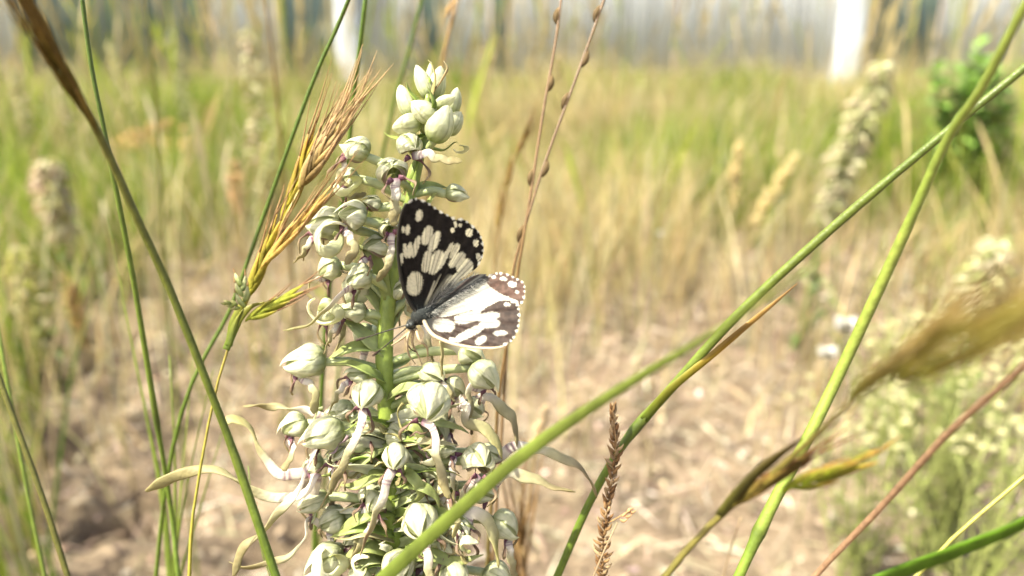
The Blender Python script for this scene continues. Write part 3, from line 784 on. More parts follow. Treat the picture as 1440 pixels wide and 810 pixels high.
# dry brown panicle beside the orchid
t_, p_ = stalk('dry_grass_plant', 'dry brown feathery grass head standing on bare soil beside the orchid', 'grass head', [(845, 830, .172), (850, 740, .170), (866, 640, .168), (862, 578, .167)], [6, 5, 4, 2], [(0, BR), (1, TAN)], M_HUSK)
s_ = .168 / F_PX
for k in range(120):
    f = k / 119.; py = 575 + 245 * f; px = np.interp(py, [575, 640, 740, 830], [861, 866, 850, 845])
    wd = np.interp(f, [0, .3, .55, .75, 1], [5, 14, 10, 14, 20]); a = k * 2.4
    c0 = P(px, py, .1685); o_ = (RIGHT * math.cos(a) - FWD * math.sin(a)) * wd * s_ * random.uniform(.5, 1.1); up_ = UP * s_ * random.uniform(8, 16)
    mb = MB(); mb.tube(spline([c0, c0 + o_ * .7 + up_ * .5, c0 + o_ + up_], 6), np.array([.5, 1.7, 2.4, 2.0, 1.1, .2]) * s_, n=6, c=np.array([srgb(190, 152, 104), srgb(168, 128, 84), srgb(216, 186, 140)][k % 3]) * random.uniform(.5, .75))
    mb.build('husk', M_HUSK, t_)
mb = MB(); mb.tube(spline([P(856, 735, .1685), P(870, 727, .167), P(886, 718, .166)], 6), .9 * s_, n=5, c=TAN); mb.build('side_branch', M_HUSK, t_)
for k in range(5):
    mb = MB(); a = P(872 + 3 * k, 730 - 3 * k, .1665); mb.tube(spline([a, a + (RIGHT * 5 + UP * (5 if k % 2 else -3)) * s_, a + (RIGHT * 11 + UP * (6 if k % 2 else 1)) * s_], 6), np.array([.5, 1.7, 2.2, 1.8, 1, .2]) * s_, n=6, c=srgb(200, 160, 115)); mb.build('husk', M_HUSK, t_)
stalk('grass_stalk', 'thin straw leaning across the dry feathery grass head', 'grass stalk', [(828, 828, .165), (845, 785, .164), (868, 735, .163)], [5, 5, 3], [(0, TAN), (1, srgb(225, 200, 160))], M_HUSK)
stalk('grass_stalk', 'thin dry straw standing on bare soil left of the olive head', 'grass stalk', [(1012, 830, .26), (1028, 770, .255), (1042, 728, .25)], [7, 7, 3], [(0, TAN), (1, srgb(215, 190, 150))], M_HUSK)
# brown tuft behind the orchid
tf = empty('dry_grass_tuft', P(735, 840, .30) * np.array([1, 1, 0]), 'tuft of dry brown grass standing close behind the lower orchid flowers', 'grass tuft')
for k in range(16):
    x1 = 735 + random.uniform(-40, 45); q = [P(735 + random.uniform(-14, 14), 850, .30 + random.uniform(-.02, .02)), P(lerp(735, x1, .4), 760, .30), P(x1 + random.uniform(-20, 25), random.uniform(590, 720), .30 + random.uniform(-.02, .02))]
    q = to_ground(q[0], q[0] - q[1])[::-1] + q; path = spline(q, 26); mb = MB(); u = np.linspace(0, 1, 26)
    mb.leaf(path, np.interp(u, [0, .75, 1], [.002, .0026, .0004]), c=np.array([srgb(168, 132, 80), srgb(196, 164, 108), srgb(140, 108, 64)][k % 3]) * .7, twist=u * 2 + k); mb.build('blade', M_HUSK, tf)

# ------------------------------------------------------------------ the lizard orchid
def Ds(py): return .1610 + (py - 100) / 700 * .010
STX = [(-100, 604), (100, 604), (180, 598), (260, 582), (340, 562), (420, 546), (500, 540), (590, 545), (700, 552), (810, 556), (1000, 560)]
def stem_x(py): return np.interp(py, [p[0] for p in STX], [p[1] for p in STX])
def stem_pt(py): return P(stem_x(py), py, Ds(py))
pts = [stem_pt(y) for y in (980, 900, 810, 700, 590, 500, 420, 340, 260, 180, 110)]
base = np.array([pts[0][0] - .004, pts[0][1] + .0, -.006])
orchid = empty('lizard_orchid', base, 'tall lizard orchid with whitish hooded flowers and long ribbon lips', 'orchid')
path = spline([base, lerp(base, pts[0], .5) + np.array([.004, .004, 0])] + pts, 90); u = np.linspace(0, 1, 90)
mb = MB(); rr = np.interp(path[:, 2], [0, .30, .40, .43, .455, .472, .485], [.0032, .0026, .0021, .00185, .0012, .0008, .0003])
ang_r = 1 + .0 * u
mb.tube(path, rr, rr * .92, n=14, c=ramp([(0, srgb(120, 140, 50)), (.8, srgb(160, 180, 72)), (1, srgb(160, 180, 86))], u) * .68, streak=.15)
mb.build('stem', M_STEM, orchid)
for k in range(7):     # leaves low on the stem, below the picture
    i = 4 + k * 6; a = k * 2.4; d0 = np.array([math.cos(a), math.sin(a), 0]); b0 = path[i]; ll = .11 - .009 * k
    pth = spline([b0, b0 + d0 * ll * .35 + np.array([0, 0, ll * .55]), b0 + d0 * ll * .75 + np.array([0, 0, ll * .7]), b0 + d0 * ll * 1.1 + np.array([0, 0, ll * .5])], 14)
    m2 = MB(); m2.leaf(pth, np.interp(np.linspace(0, 1, 14), [0, .3, .7, 1], [.012, .026, .018, .001]), c=srgb(110, 140, 50), hint=(0, 0, 1)); m2.build('leaf', M_BLADE, orchid)

WHITE = np.array((.80, .78, .56)); PALE = np.array((.54, .57, .30)); GRN = np.array((.26, .32, .10)); VEIN = np.array((.23, .26, .09))
PURP = np.array((.22, .07, .14)); INNER = np.array((.28, .19, .12)); LIPW = np.array((.76, .71, .60)); LIPT = np.array((.40, .37, .15)); LIPB = np.array((.24, .165, .10))

def hood_mesh(base_p, a, dorsal, L, W, bud=False, tint=0., seed=0):
    rs = random.Random(seed); a = norm(a); dorsal = norm(dorsal - a * np.dot(dorsal, a)); sd = np.cross(a, dorsal)
    mb = MB(); nt_, nf = 18, 19
    k1, k2, k3, k4 = (rs.uniform(0, 6.28) for _ in range(4)); am = .07 if not bud else .04
    def dent(t, ph): return am * (math.sin(t * 7 + k1 + math.sin(ph * 2 + k2)) * .6 + math.sin(ph * 3 + t * 4 + k3) * .5 + .35 * math.sin(ph * 7 + t * 11 + k4))
    def shell(phi0, hw, scale, kind, off=0., ext=1., flare=0.):
        V = []; C = []; v0 = [rs.uniform(-.75, .75) for _ in range(4)]
        for i in range(nt_):
            t = i / (nt_ - 1)
            pr = (math.sin(math.pi * min(.07 + .93 * t ** .82, 1)) ** .62)
            ctr = base_p + a * L * t * ext - dorsal * W * (.16 * t * t - .03)
            for j in range(nf):
                e = j / (nf - 1) * 2 - 1; ph = phi0 + hw * e * (1 - (.25 * t ** 3 if bud or kind == 'in' else .62 * t ** 2.4))
                r = W * .5 * pr * scale * (1 + off + .085 * math.cos(e * math.pi) * (.5 + .5 * t) + .004 * math.cos(e * math.pi * 5))
                if kind == 'out' and not bud: r *= 1 + .07 * e ** 4 * math.sin(t * 11 + k3 + phi0 * 2) + .05 * e ** 6 * t
                if kind == 'out': r *= 1 + dent(t, ph) + flare * max(t - .75, 0) * 2
                V.append(ctr + (dorsal * math.cos(ph) + sd * math.sin(ph)) * r)
                if kind == 'in':
                    st = .5 + .5 * math.cos(e * math.pi * 9)
                    mo = float(smooth(np.array((abs(ph) - 1.75) / .35))); c = lerp(lerp(PALE * .8, VEIN, st * .8), lerp(lerp(INNER, PALE, .35), PURP * .8, st * .6), mo)
                else:
                    c = lerp(WHITE, PALE, smooth(np.array(.75 - t * 1.1)) * .9 + tint)
                    c = lerp(c, GRN, float(smooth(np.array((.28 - t) / .28))) * .75 + (.45 * (1 - t) if bud else 0))
                    vn = max(math.exp(-((abs(e) - .98) / .06) ** 2) * .9, max(.8 * math.exp(-((e - v - .12 * math.sin(t * 5 + v * 9)) / .06) ** 2) for v in v0) * (1 - .6 * t))
                    mt = .5 + .5 * math.sin(ph * 5.3 + t * 8 + k2) * math.sin(ph * 2.1 - t * 13 + k4); c = lerp(c, lerp(PALE, GRN, .45), mt * .5)
                    c = lerp(c, VEIN, vn * (.75 if kind == 'out' else .5))
                C.append(c)
        f = [(i * nf + j, i * nf + j + 1, (i + 1) * nf + j + 1, (i + 1) * nf + j) for i in range(nt_ - 1) for j in range(nf - 1)]
        mb.add(np.array(V), f, np.array(C))
    hw = math.radians(72 if bud else 60)
    if bud:
        for s in (-1, 1): shell(s * math.radians(118), hw, 1., 'out', 0., rs.uniform(.94, 1.03))
        shell(0, math.radians(62), 1., 'out', .035)
    else:
        for s in (-1, 1): shell(s * math.radians(rs.uniform(74, 86)), math.radians(rs.uniform(38, 50)), 1., 'out', rs.uniform(-.03, .03), rs.uniform(.84, 1.12), rs.uniform(-.1, .7))
        shell(rs.uniform(-.15, .15), math.radians(rs.uniform(36, 50)), 1., 'out', .04, rs.uniform(.95, 1.16), rs.uniform(-.2, .5))
        shell(0, math.radians(145), .88, 'in', 0., .93)
    return mb

def lip_mesh(path, wpx, s, twist, n=44, brown=.5, hint=None):
    path = spline(path, n); u = np.linspace(0, 1, n)
    c = ramp([(0, lerp(PURP, LIPW, .1)), (.045, lerp(PURP, LIPW, .4)), (.10, LIPW), (.33, LIPW), (.50, lerp(LIPW, LIPT, .8)), (.8, lerp(LIPT, LIPB, brown)), (1, lerp(LIPT, LIPB, brown * .7))], u)
    sp = (np.sin(u * 130) > .6) & (u < .22); c[sp] = lerp(PURP, LIPW, .3)
    wf = np.interp(u, [0, .06, .3, .75, .93, 1], [.75, 1., .85, .95, .9, .25]) * wpx * s / 2
    wf = wf * (1 + .16 * np.sin(u * 17 + wpx) * u + .10 * np.sin(u * 41) * u); path = path + np.outer(np.sin(u * 23 + wpx) * u * (1 - u) * .0009, UP) + np.outer(np.cos(u * 19) * u * (1 - u) * .0007, RIGHT)
    mb = MB(); mb.tube(path, wf, np.minimum(wf * .28, .00035), twist=smooth(np.clip((u - .25) / .75, 0, 1)) * twist, n=10, c=c, hint=hint)
    return mb

FL = 0
def flower(hx, hy, w, ln, ang, tc, dz=0, lip=None, lw=10, twist=1.0, att=None, tint=0., lobes=True, ldz=-1.5, brown=.5, parent=None, ovary=True, face=.55):
    """hx, hy, w: hood centre and width in pixels; ang: direction it points in the picture; tc: how far it turns to the lens; dz: mm in front (-) or behind (+) the stem"""
    global FL; FL += 1
    D = Ds(hy) + dz * .001; s = D / F_PX; c = P(hx, hy, D)
    r = math.radians(ang); a = norm(RIGHT * math.cos(r) + UP * math.sin(r) - FWD * tc)
    sc_ = .88 + .12 * math.sin(FL * 3.7); L, W = ln * s * sc_, w * s * sc_
    dh = UP * .9 - FWD * face + RIGHT * .38 * math.sin(FL * 2.1)
    dorsal = norm(dh - a * dh.dot(a)); bp = c - a * L * .52 + dorsal * W * .06
    ay = hy + 16 if att is None else att
    root = stem_pt(ay)
    fl = empty('flower', bp, parent=orchid)
    if ovary:
        mid = lerp(root, bp, .55) + UP * 5 * s - FWD * (2 * s)
        mb = MB(); pth = spline([root, mid, bp + a * L * .06], 14); uu = np.linspace(0, 1, 14)
        rr = np.interp(uu, [0, .15, .6, 1], [4.5, 5.5, 8.0, 6]) * s
        mb.tube(pth, rr, rr * .85, n=10, twist=uu * 3, c=ramp([(0, GRN), (.6, lerp(GRN, PALE, .45)), (1, lerp(GRN, PALE, .7))], uu)); mb.build('ovary', M_STEM, fl)
    hood_mesh(bp, a, dorsal, L, W, False, tint, FL).build('hood', M_PETAL, fl)
    mouth = c + a * L * .16 - dorsal * W * .33
    if lip is not None:
        m = len(lip); q = [mouth]
        for i, p in enumerate(lip):
            dd = D + (ldz * (1 if i == 0 else 1 + .4 * i / m)) * .001 + (p[2] * .001 if len(p) > 2 else 0)
            q.append(P(p[0], p[1], dd))
        lip_mesh(q, lw, s, twist, brown=brown).build('lip', M_PETAL, fl)
    if lobes:
        sdv = np.cross(a, dorsal)
        for sg in (-1, 1):
            l = random.uniform(22, 42) * s; e = sdv * sg
            q = [mouth + e * W * .10, mouth + e * l * .45 - dorsal * l * .25 + a * l * .1, mouth + e * l * .6 - dorsal * l * .65 + a * l * .25, mouth + e * l * .35 - dorsal * l * 1.0 + a * l * .15]
            mb = MB(); uu = np.linspace(0, 1, 16)
            mb.tube(spline(q, 16) + np.outer(np.sin(uu * 14), e) * .9 * s, np.interp(uu, [0, .3, 1], [4.4, 3.4, 1.2]) * s, np.interp(uu, [0, 1], [1.6, .6]) * s, n=7, twist=uu * 5 * sg,
                    c=ramp([(0, lerp(PURP, INNER, .2)), (.5, lerp(LIPB, INNER, .3)), (1, lerp(LIPB, LIPT, .5))], uu)); mb.build('side_lobe', M_PETAL, fl)
    return fl

def bud(x0, y0, x1, y1, w, dz=0, tc=.1, tint=0., att=None):
    global FL; FL += 1
    D = Ds(y0) + dz * .001; s = D / F_PX; A = P(x0, y0, D); B = P(x1, y1, D - tc * .004); a = norm(B - A)
    o = hood_mesh(A, a, norm(-FWD + UP * .4), np.linalg.norm(B - A), w * s, True, tint, FL)
    root = stem_pt(att if att else y0 + 14)
    pth = spline([root, lerp(root, A, .5) - UP * 3 * s, A + a * 3 * s], 10); rr = np.interp(np.linspace(0, 1, 10), [0, .7, 1], [3.5, 5.5, 6]) * s
    b = o.build('bud', M_PETAL, orchid)
    m2 = MB(); m2.tube(pth, rr, n=9, c=ramp([(0, GRN), (1, lerp(GRN, PALE, .4))], np.linspace(0, 1, 10))); m2.build('ovary', M_STEM, b)

def bract(pts, w, dz=0, c=None, twist=0., att=True):
    D0 = Ds(pts[0][1]); q = [P(x, y, Ds(y) + (dz if i else min(dz, 0) * .3) * .001) for i, (x, y) in enumerate(pts)]
    path = spline(q, 16); uu = np.linspace(0, 1, 16); s = D0 / F_PX; mb = MB()
    c = np.array(srgb(168, 190, 92)) if c is None else np.array(c)
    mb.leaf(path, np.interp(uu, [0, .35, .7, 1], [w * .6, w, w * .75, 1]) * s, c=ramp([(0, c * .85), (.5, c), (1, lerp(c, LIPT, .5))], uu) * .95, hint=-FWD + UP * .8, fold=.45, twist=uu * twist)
    mb.build('bract', M_BLADE, orchid)

# -- closed buds of the tip
bud(606, 140, 585, 90, 24, 1); bud(608, 142, 620, 92, 26, 3, att=150); bud(580, 166, 562, 118, 27, -2); bud(610, 168, 579, 142, 31, -5, .6)
bud(592, 172, 551, 178, 30, -4, .3); bud(610, 200, 629, 147, 38, -6, .3); bud(634, 162, 643, 122, 22, 4, tint=.1); bud(626, 188, 648, 156, 28, 3, tint=.1)
bud(612, 150, 640, 134, 18, -3, .3); bud(602, 150, 606, 86, 16, 5)
bract([(603, 160), (585, 140), (575, 128), (571, 115)], 9, -3); bract([(606, 140), (612, 115), (610, 95), (602, 84)], 8, -1, srgb(205, 190, 130), 2); bract([(606, 135), (622, 112), (630, 96), (624, 86)], 7, -1, srgb(205, 185, 140), 2)
bract([(600, 190), (570, 196), (548, 192), (540, 186)], 9, -4); bract([(600, 170), (612, 150), (606, 130), (600, 122)], 11, -7, srgb(120, 150, 50))
bract([(592, 215), (580, 240), (572, 262), (566, 275)], 10, -2); bract([(598, 205), (622, 212), (640, 200), (645, 203)], 8, -2, srgb(180, 196, 110), 1)
# -- open flowers from the top down
flower(577, 207, 44, 40, -15, 1.4, -5, [(600, 216), (614, 222), (628, 225), (650, 227)], 13, .8, 225, face=-.4)
flower(497, 212, 46, 42, 150, .3, -3, [(483, 236), (476, 248), (490, 262)], 9, 1, 262, ldz=-.5)
flower(490, 254, 40, 34, 190, .3, 0, [(478, 270), (492, 278), (515, 272)], 9, 2, 285, tint=.1)
flower(552, 242, 46, 44, 80, 2.2, -8, [(556, 268), (555, 290), (553, 318)], 15, .2, 270, face=-.3)
flower(643, 275, 36, 42, 0, -.2, 1, None, tint=.15, att=275, lobes=False)
flower(452, 318, 58, 50, 170, .5, -5, [(432, 345), (424, 360), (412, 370)], 8, 1.5, 345)
flower(492, 306, 50, 44, 160, .6, -7, [(494, 338), (498, 352), (486, 372)], 13, .4, 335, ldz=-3)
flower(502, 394, 50, 46, 190, .5, -7, [(486, 408), (456, 438), (430, 458), (398, 465)], 13, .7, 415, tint=.15, ldz=-3, brown=.2)
flower(462, 380, 40, 36, 200, .2, 1, [(440, 395), (432, 410), (440, 420)], 8, 2, 400)
flower(459, 442, 48, 42, 200, .4, -1, None, 8, 1, 460, tint=.1)
flower(426, 512, 52, 62, 180, .25, -3, [(440, 545), (443, 562), (441, 582)], 12, .6, 520, brown=.2)
flower(515, 560, 48, 52, -100, 1.9, -9, [(509, 594), (496, 625), (484, 650), (470, 678), (464, 692)], 13, .8, 560, face=-.25)
flower(412, 602, 44, 44, 195, .4, -2, [(412, 635), (402, 655), (397, 662)], 11, .6, 615)
flower(453, 614, 52, 60, 190, .45, -6, [(440, 640), (428, 668), (418, 690), (377, 739), (342, 772), (328, 812)], 14, 4.5, 625, ldz=-3, brown=.5)
flower(440, 707, 40, 56, 200, .4, -4, [(445, 668), (428, 692), (382, 701), (335, 676), (298, 661), (255, 666), (205, 691)], 17, 4.5, 715, ldz=-4, brown=.35)
flower(476, 585, 40, 38, 170, .2, 4, [(440, 580), (402, 574), (372, 571), (342, 571)], 13, 5, 600, ldz=0)
flower(440, 655, 40, 36, 190, .2, 5, [(400, 668), (380, 655), (362, 625), (348, 598), (328, 589), (310, 598)], 17, 2.5, 660, ldz=0, brown=.1)
flower(465, 735, 46, 44, 200, .3, -2, [(433, 730), (428, 758), (402, 784), (346, 798), (322, 790)], 11, 3, 745, ldz=-3)
flower(457, 795, 58, 58, 195, .4, -5, [(430, 812), (420, 840), (408, 860)], 11, 1, 800)
flower(556, 646, 48, 48, -95, 2.0, -11, [(547, 670), (538, 700), (522, 740), (506, 782)], 14, 1.3, 640, brown=.9, face=-.3)
flower(601, 573, 58, 54, -80, 2.0, -10, [(609, 602), (614, 640), (625, 682), (632, 702)], 14, .8, 575, brown=.5, face=-.2)
flower(664, 500, 50, 44, -20, .3, 1, [(623, 480, -2), (622, 500, -2), (621, 530, -2)], 13, .5, 510, tint=.1)
flower(682, 532, 48, 50, -40, .5, 0, [(660, 545), (662, 570), (660, 600)], 14, .4, 540, tint=.12)
flower(640, 548, 38, 36, -30, .3, 2, [(655, 575, -4), (655, 590, -4), (684, 606, -4), (700, 624, -4), (706, 646, -4)], 19, 2.5, 555, brown=.1)
flower(668, 575, 40, 36, -30, .2, 4, [(680, 557), (708, 574), (724, 598), (727, 628)], 17, 2, 580, brown=.6, tint=.1)
flower(674, 652, 50, 44, 20, 1.8, -6, [(658, 684), (650, 700), (640, 722)], 12, 1, 660, face=-.35)
flower(690, 640, 40, 38, -10, .2, 3, [(725, 628), (761, 633), (806, 651), (830, 675), (839, 700)], 16, 2, 650, brown=.75, tint=.1)
flower(680, 690, 42, 40, -20, .3, -1, [(705, 668), (735, 668), (768, 681), (790, 688), (809, 692)], 18, 2, 700, brown=.6, tint=.1)
flower(712, 742, 52, 50, -25, .3, 0, [(718, 780), (725, 815)], 11, 1, 740, tint=.12)
flower(648, 742, 48, 46, -30, 1.5, -4, [(662, 722), (684, 730), (697, 765), (701, 798)], 21, 2, 745, brown=0)
flower(592, 738, 54, 50, -80, 2.0, -9, [(600, 772), (603, 800), (606, 850)], 14, .4, 735, tint=.1, face=-.3)
flower(520, 700, 46, 42, 100, 1.9, -4, [(505, 740), (500, 770), (490, 800)], 10, 1.5, 690, face=-.3)
flower(560, 800, 48, 46, -90, .8, -8, [(552, 830), (548, 860), (545, 900)], 12, 1, 790)
flower(505, 820, 48, 46, -130, .6, -7, [(495, 850), (480, 880)], 12, 1, 800)
flower(640, 815, 50, 46, -60, .6, -7, [(650, 845), (660, 880)], 12, 1, 800)
flower(700, 815, 46, 44, -20, .3, -1, [(720, 840), (735, 870)], 12, 1, 800)
flower(548, 322, 40, 38, 100, 1.8, -5, [(550, 348), (546, 372), (530, 396)], 12, .8, 335, face=-.35)
flower(524, 352, 38, 40, 160, 1.0, -4, [(508, 372), (496, 386), (478, 380)], 9, 2, 365, tint=.1, face=-.2)
flower(520, 288, 34, 36, 150, .8, -2, [(505, 300), (498, 312), (502, 326)], 9, 1.5, 300, face=-.2)
flower(566, 408, 30, 30, 60, .8, 0, [(572, 430), (580, 440)], 8, 1, 420, tint=.1)
flower(492, 440, 34, 46, 165, .7, -3, [(470, 462), (462, 480), (455, 498)], 9, 2, 452, tint=.1)
flower(500, 528, 34, 40, 170, .7, -4, [(478, 548), (470, 566), (462, 580)], 9, 1.5, 532, tint=.05)
flower(610, 528, 34, 36, -20, .9, 0, [(628, 545), (640, 566)], 9, 1.5, 535, tint=.15)
flower(480, 640, 40, 40, 190, 1.0, -5, [(470, 668), (464, 690), (450, 715)], 10, 2, 645, face=-.2)
# curled lips rolled like watch springs
def coil(cx, cy, r, turns, a0, dz, w=8, c=None):
    D = Ds(cy) + dz * .001; s = D / F_PX; n = 40; uu = np.linspace(0, 1, n)
    k1 = random.uniform(0, 6); a = a0 + uu * turns * 2 * math.pi; rad = r * (1 - .62 * uu) * (1 + .16 * np.sin(a * 2 + k1) + .08 * np.sin(a * 3.3))
    pth = np.array([P(cx + math.cos(k) * q, cy - math.sin(k) * q * .85, D - z + .0012 * math.sin(k * 1.3 + k1)) for k, q, z in zip(a, rad, uu * .002)])
    mb = MB(); cc = ramp([(0, WHITE), (.5, lerp(WHITE, PALE, .5)), (1, np.array((.36, .38, .13)))], uu) if c is None else c
    wv = w * s * np.interp(uu, [0, .25, .7, 1], [.5, 1, .8, .25])
    mb.tube(pth, wv * .16, wv * .62, n=9, c=cc, hint=-FWD, twist=uu * 1.4 + .4 * np.sin(uu * 9)); mb.build('curled_lip', M_PETAL, orchid)
coil(464, 336, 27, 1.05, .8, -9, 20); coil(459, 440, 25, 1.1, 2.2, -4, 16); coil(490, 256, 20, .9, 2.6, -3, 14); coil(468, 792, 28, 1.0, 2.0, -9, 16)
coil(508, 798, 18, .8, 1.0, -11, 12); coil(648, 208, 10, .8, 3.4, 0, 7); coil(600, 640, 16, .7, 4.0, -9, 11); coil(660, 770, 16, .7, .6, -8, 12)
# bracts
for b_ in [([(545, 420), (528, 365), (512, 350), (498, 344)], 20, -4), ([(560, 345), (540, 318), (522, 312), (505, 313)], 18, -2), ([(540, 490), (505, 488), (484, 494), (462, 504)], 20, -3),
           ([(540, 535), (515, 522), (490, 512), (462, 512)], 19, -6), ([(542, 498), (520, 480), (500, 462), (480, 448)], 24, -2), ([(540, 445), (520, 415), (505, 410), (490, 425)], 14, -1),
           ([(546, 470), (560, 440), (575, 425), (588, 430)], 13, 2), ([(545, 520), (568, 508), (590, 490), (610, 488)], 15, 2), ([(545, 560), (572, 545), (596, 548), (612, 560)], 16, -6),
           ([(580, 270), (596, 262), (612, 262), (628, 264)], 15, 1), ([(585, 300), (600, 290), (610, 275), (615, 270)], 12, -1), ([(548, 620), (520, 640), (500, 655), (480, 650)], 18, -5),
           ([(550, 660), (525, 672), (500, 684), (478, 682)], 22, -8), ([(550, 660), (580, 672), (592, 695), (575, 710)], 18, -9), ([(552, 680), (590, 684), (612, 698), (618, 715)], 18, -9),
           ([(550, 640), (585, 625), (615, 640), (640, 645)], 18, -5), ([(552, 720), (520, 725), (490, 740), (470, 760)], 20, -6), ([(554, 730), (600, 720), (640, 728), (670, 745)], 20, -6),
           ([(552, 700), (620, 690), (650, 705), (665, 730)], 18, -4), ([(548, 600), (510, 610), (480, 625), (460, 640)], 18, -2), ([(556, 780), (520, 770), (500, 775), (480, 790)], 20, -7),
           ([(556, 790), (600, 780), (640, 790), (680, 780)], 20, -7), ([(550, 620), (575, 600), (590, 610), (600, 640)], 15, -6), ([(548, 590), (580, 590), (640, 600), (660, 610)], 14, -2)]:
    bract(*b_, c=np.array([srgb(178, 194, 112), srgb(196, 208, 136), srgb(186, 198, 118)][random.randrange(3)]))
for k in range(26):
    py = 600 + k * 8.6; sgn = -1 if k % 2 else 1; hx = stem_x(py) + sgn * random.uniform(12, 95)
    flower(hx, py, random.uniform(28, 42), random.uniform(28, 42), (0 if sgn > 0 else 180) + random.uniform(-40, 40), random.uniform(.5, 1.8), random.uniform(-6, 3),
           [(hx + sgn * 4, py + 26), (hx + sgn * random.uniform(0, 20), py + 48), (hx + sgn * random.uniform(-10, 36), py + random.uniform(55, 85))], random.uniform(8, 12), random.uniform(.5, 4), py + 14, random.uniform(0, .25), brown=random.uniform(.1, .8), face=random.uniform(-.4, .2))
for k in range(40):
    py = 560 + k * 6.6; sgn = 1 if k % 2 else -1; x0 = stem_x(py) + sgn * random.uniform(10, 90); D = Ds(py) + random.uniform(-11, -2) * .001; s_ = D / F_PX
    q = [P(x0, py, D + .003)]; a = random.uniform(0, 6.28)
    for i in range(4): a += random.uniform(-1.2, 1.2); q.append(q[-1] + (RIGHT * math.cos(a) + UP * (math.sin(a) - .35) - FWD * random.uniform(-.2, .3)) * random.uniform(6, 12) * s_)
    uu = np.linspace(0, 1, 18); mb = MB(); c_ = [LIPB, LIPT, PALE, lerp(PURP, LIPW, .35), WHITE][k % 5]
    mb.tube(spline(q, 18), np.interp(uu, [0, .4, 1], [2.2, 3.2, .7]) * s_, .9 * s_, n=6, twist=uu * 4, c=c_); mb.build('side_lobe', M_PETAL, orchid)
for k in range(46):
    py = 585 + k * 5.2; sgn = 1 if k % 2 else -1; rad = random.uniform(25, 105); x0 = stem_x(py); dy = random.uniform(-25, 30)
    cc = [srgb(205, 216, 150), srgb(232, 234, 196), srgb(170, 192, 100), srgb(236, 236, 205), srgb(220, 212, 160)][k % 5]
    bract([(x0, py), (x0 + sgn * rad * .45, py + dy * .2 - 8), (x0 + sgn * rad * .8, py + dy * .7), (x0 + sgn * (rad + random.uniform(-14, 10)), py + dy + random.uniform(-6, 16))], random.uniform(8, 17), random.uniform(-9, 1), cc, random.uniform(-2.5, 2.5))
# the rest of the spike: behind the stem and below the picture
for k in range(30):
    py = 330 + k * 21; a = k * 2.39996; back = math.sin(a)
    if py < 805 and back > -.15: continue
    rad = np.interp(py, [300, 500, 700, 960], [40, 75, 95, 70]) * .8
    hx = stem_x(py) + math.cos(a) * rad; dz = -back * rad * Ds(py) / F_PX * 1000 * .8
    ex = math.cos(a)
    flower(hx, py, 44, 44, -60 if ex > 0 else -120, -back * .0 + .1, dz, [(hx + ex * 14, py + 30), (hx + ex * 20, py + 60), (hx + ex * 34, py + 90)], 11, 2, py + 16)

# ------------------------------------------------------------------ the butterfly
CS = 3.241
def C2P(x, y, d): return P(540 + x / CS, 260 + y / CS, d)
HIN = np.array([165., 590.])          # wing roots in the wing sketch
DB = Ds(450) - .0135                  # depth of the thorax
def depth_up(x, y):                   # raised pair: leans over toward the lens, the rear wing a little behind
    return DB - .0006 - (590 - y) / 520 * .0125 + (x - 165) / 300 * .003 + .0000025 * ((x - 230) / 10) ** 2
def depth_dn(x, y):                   # flat pair: reaches right and toward the lens
    return DB - .0008 - (x - 165) / 480 * .0075 - (y - 590) / 150 * .0022 + .0000008 * ((x - 400) / 10) ** 2
bfly = empty('butterfly', C2P(150, 640, DB), 'black and cream chequered butterfly with half open wings feeding on the orchid', 'butterfly')

def inside(poly, X, Y):
    poly = np.asarray(poly, float); r = np.zeros(X.shape, bool); n = len(poly); j = n - 1
    for i in range(n):
        xi, yi = poly[i]; xj, yj = poly[j]
        k = ((yi > Y) != (yj > Y)) & (X < (xj - xi) * (Y - yi) / (yj - yi + 1e-12) + xi); r ^= k; j = i
    return r

def seg_dist(poly, X, Y):
    d = np.full(X.shape, 1e9); par = np.zeros(X.shape); acc = 0
    for (x0, y0), (x1, y1) in zip(poly[:-1], poly[1:]):
        L2 = (x1 - x0) ** 2 + (y1 - y0) ** 2; t = np.clip(((X - x0) * (x1 - x0) + (Y - y0) * (y1 - y0)) / L2, 0, 1)
        q = np.hypot(X - x0 - t * (x1 - x0), Y - y0 - t * (y1 - y0)); m = q < d
        d[m] = q[m]; par[m] = acc + t[m] * math.sqrt(L2); acc += math.sqrt(L2)
    return d, par

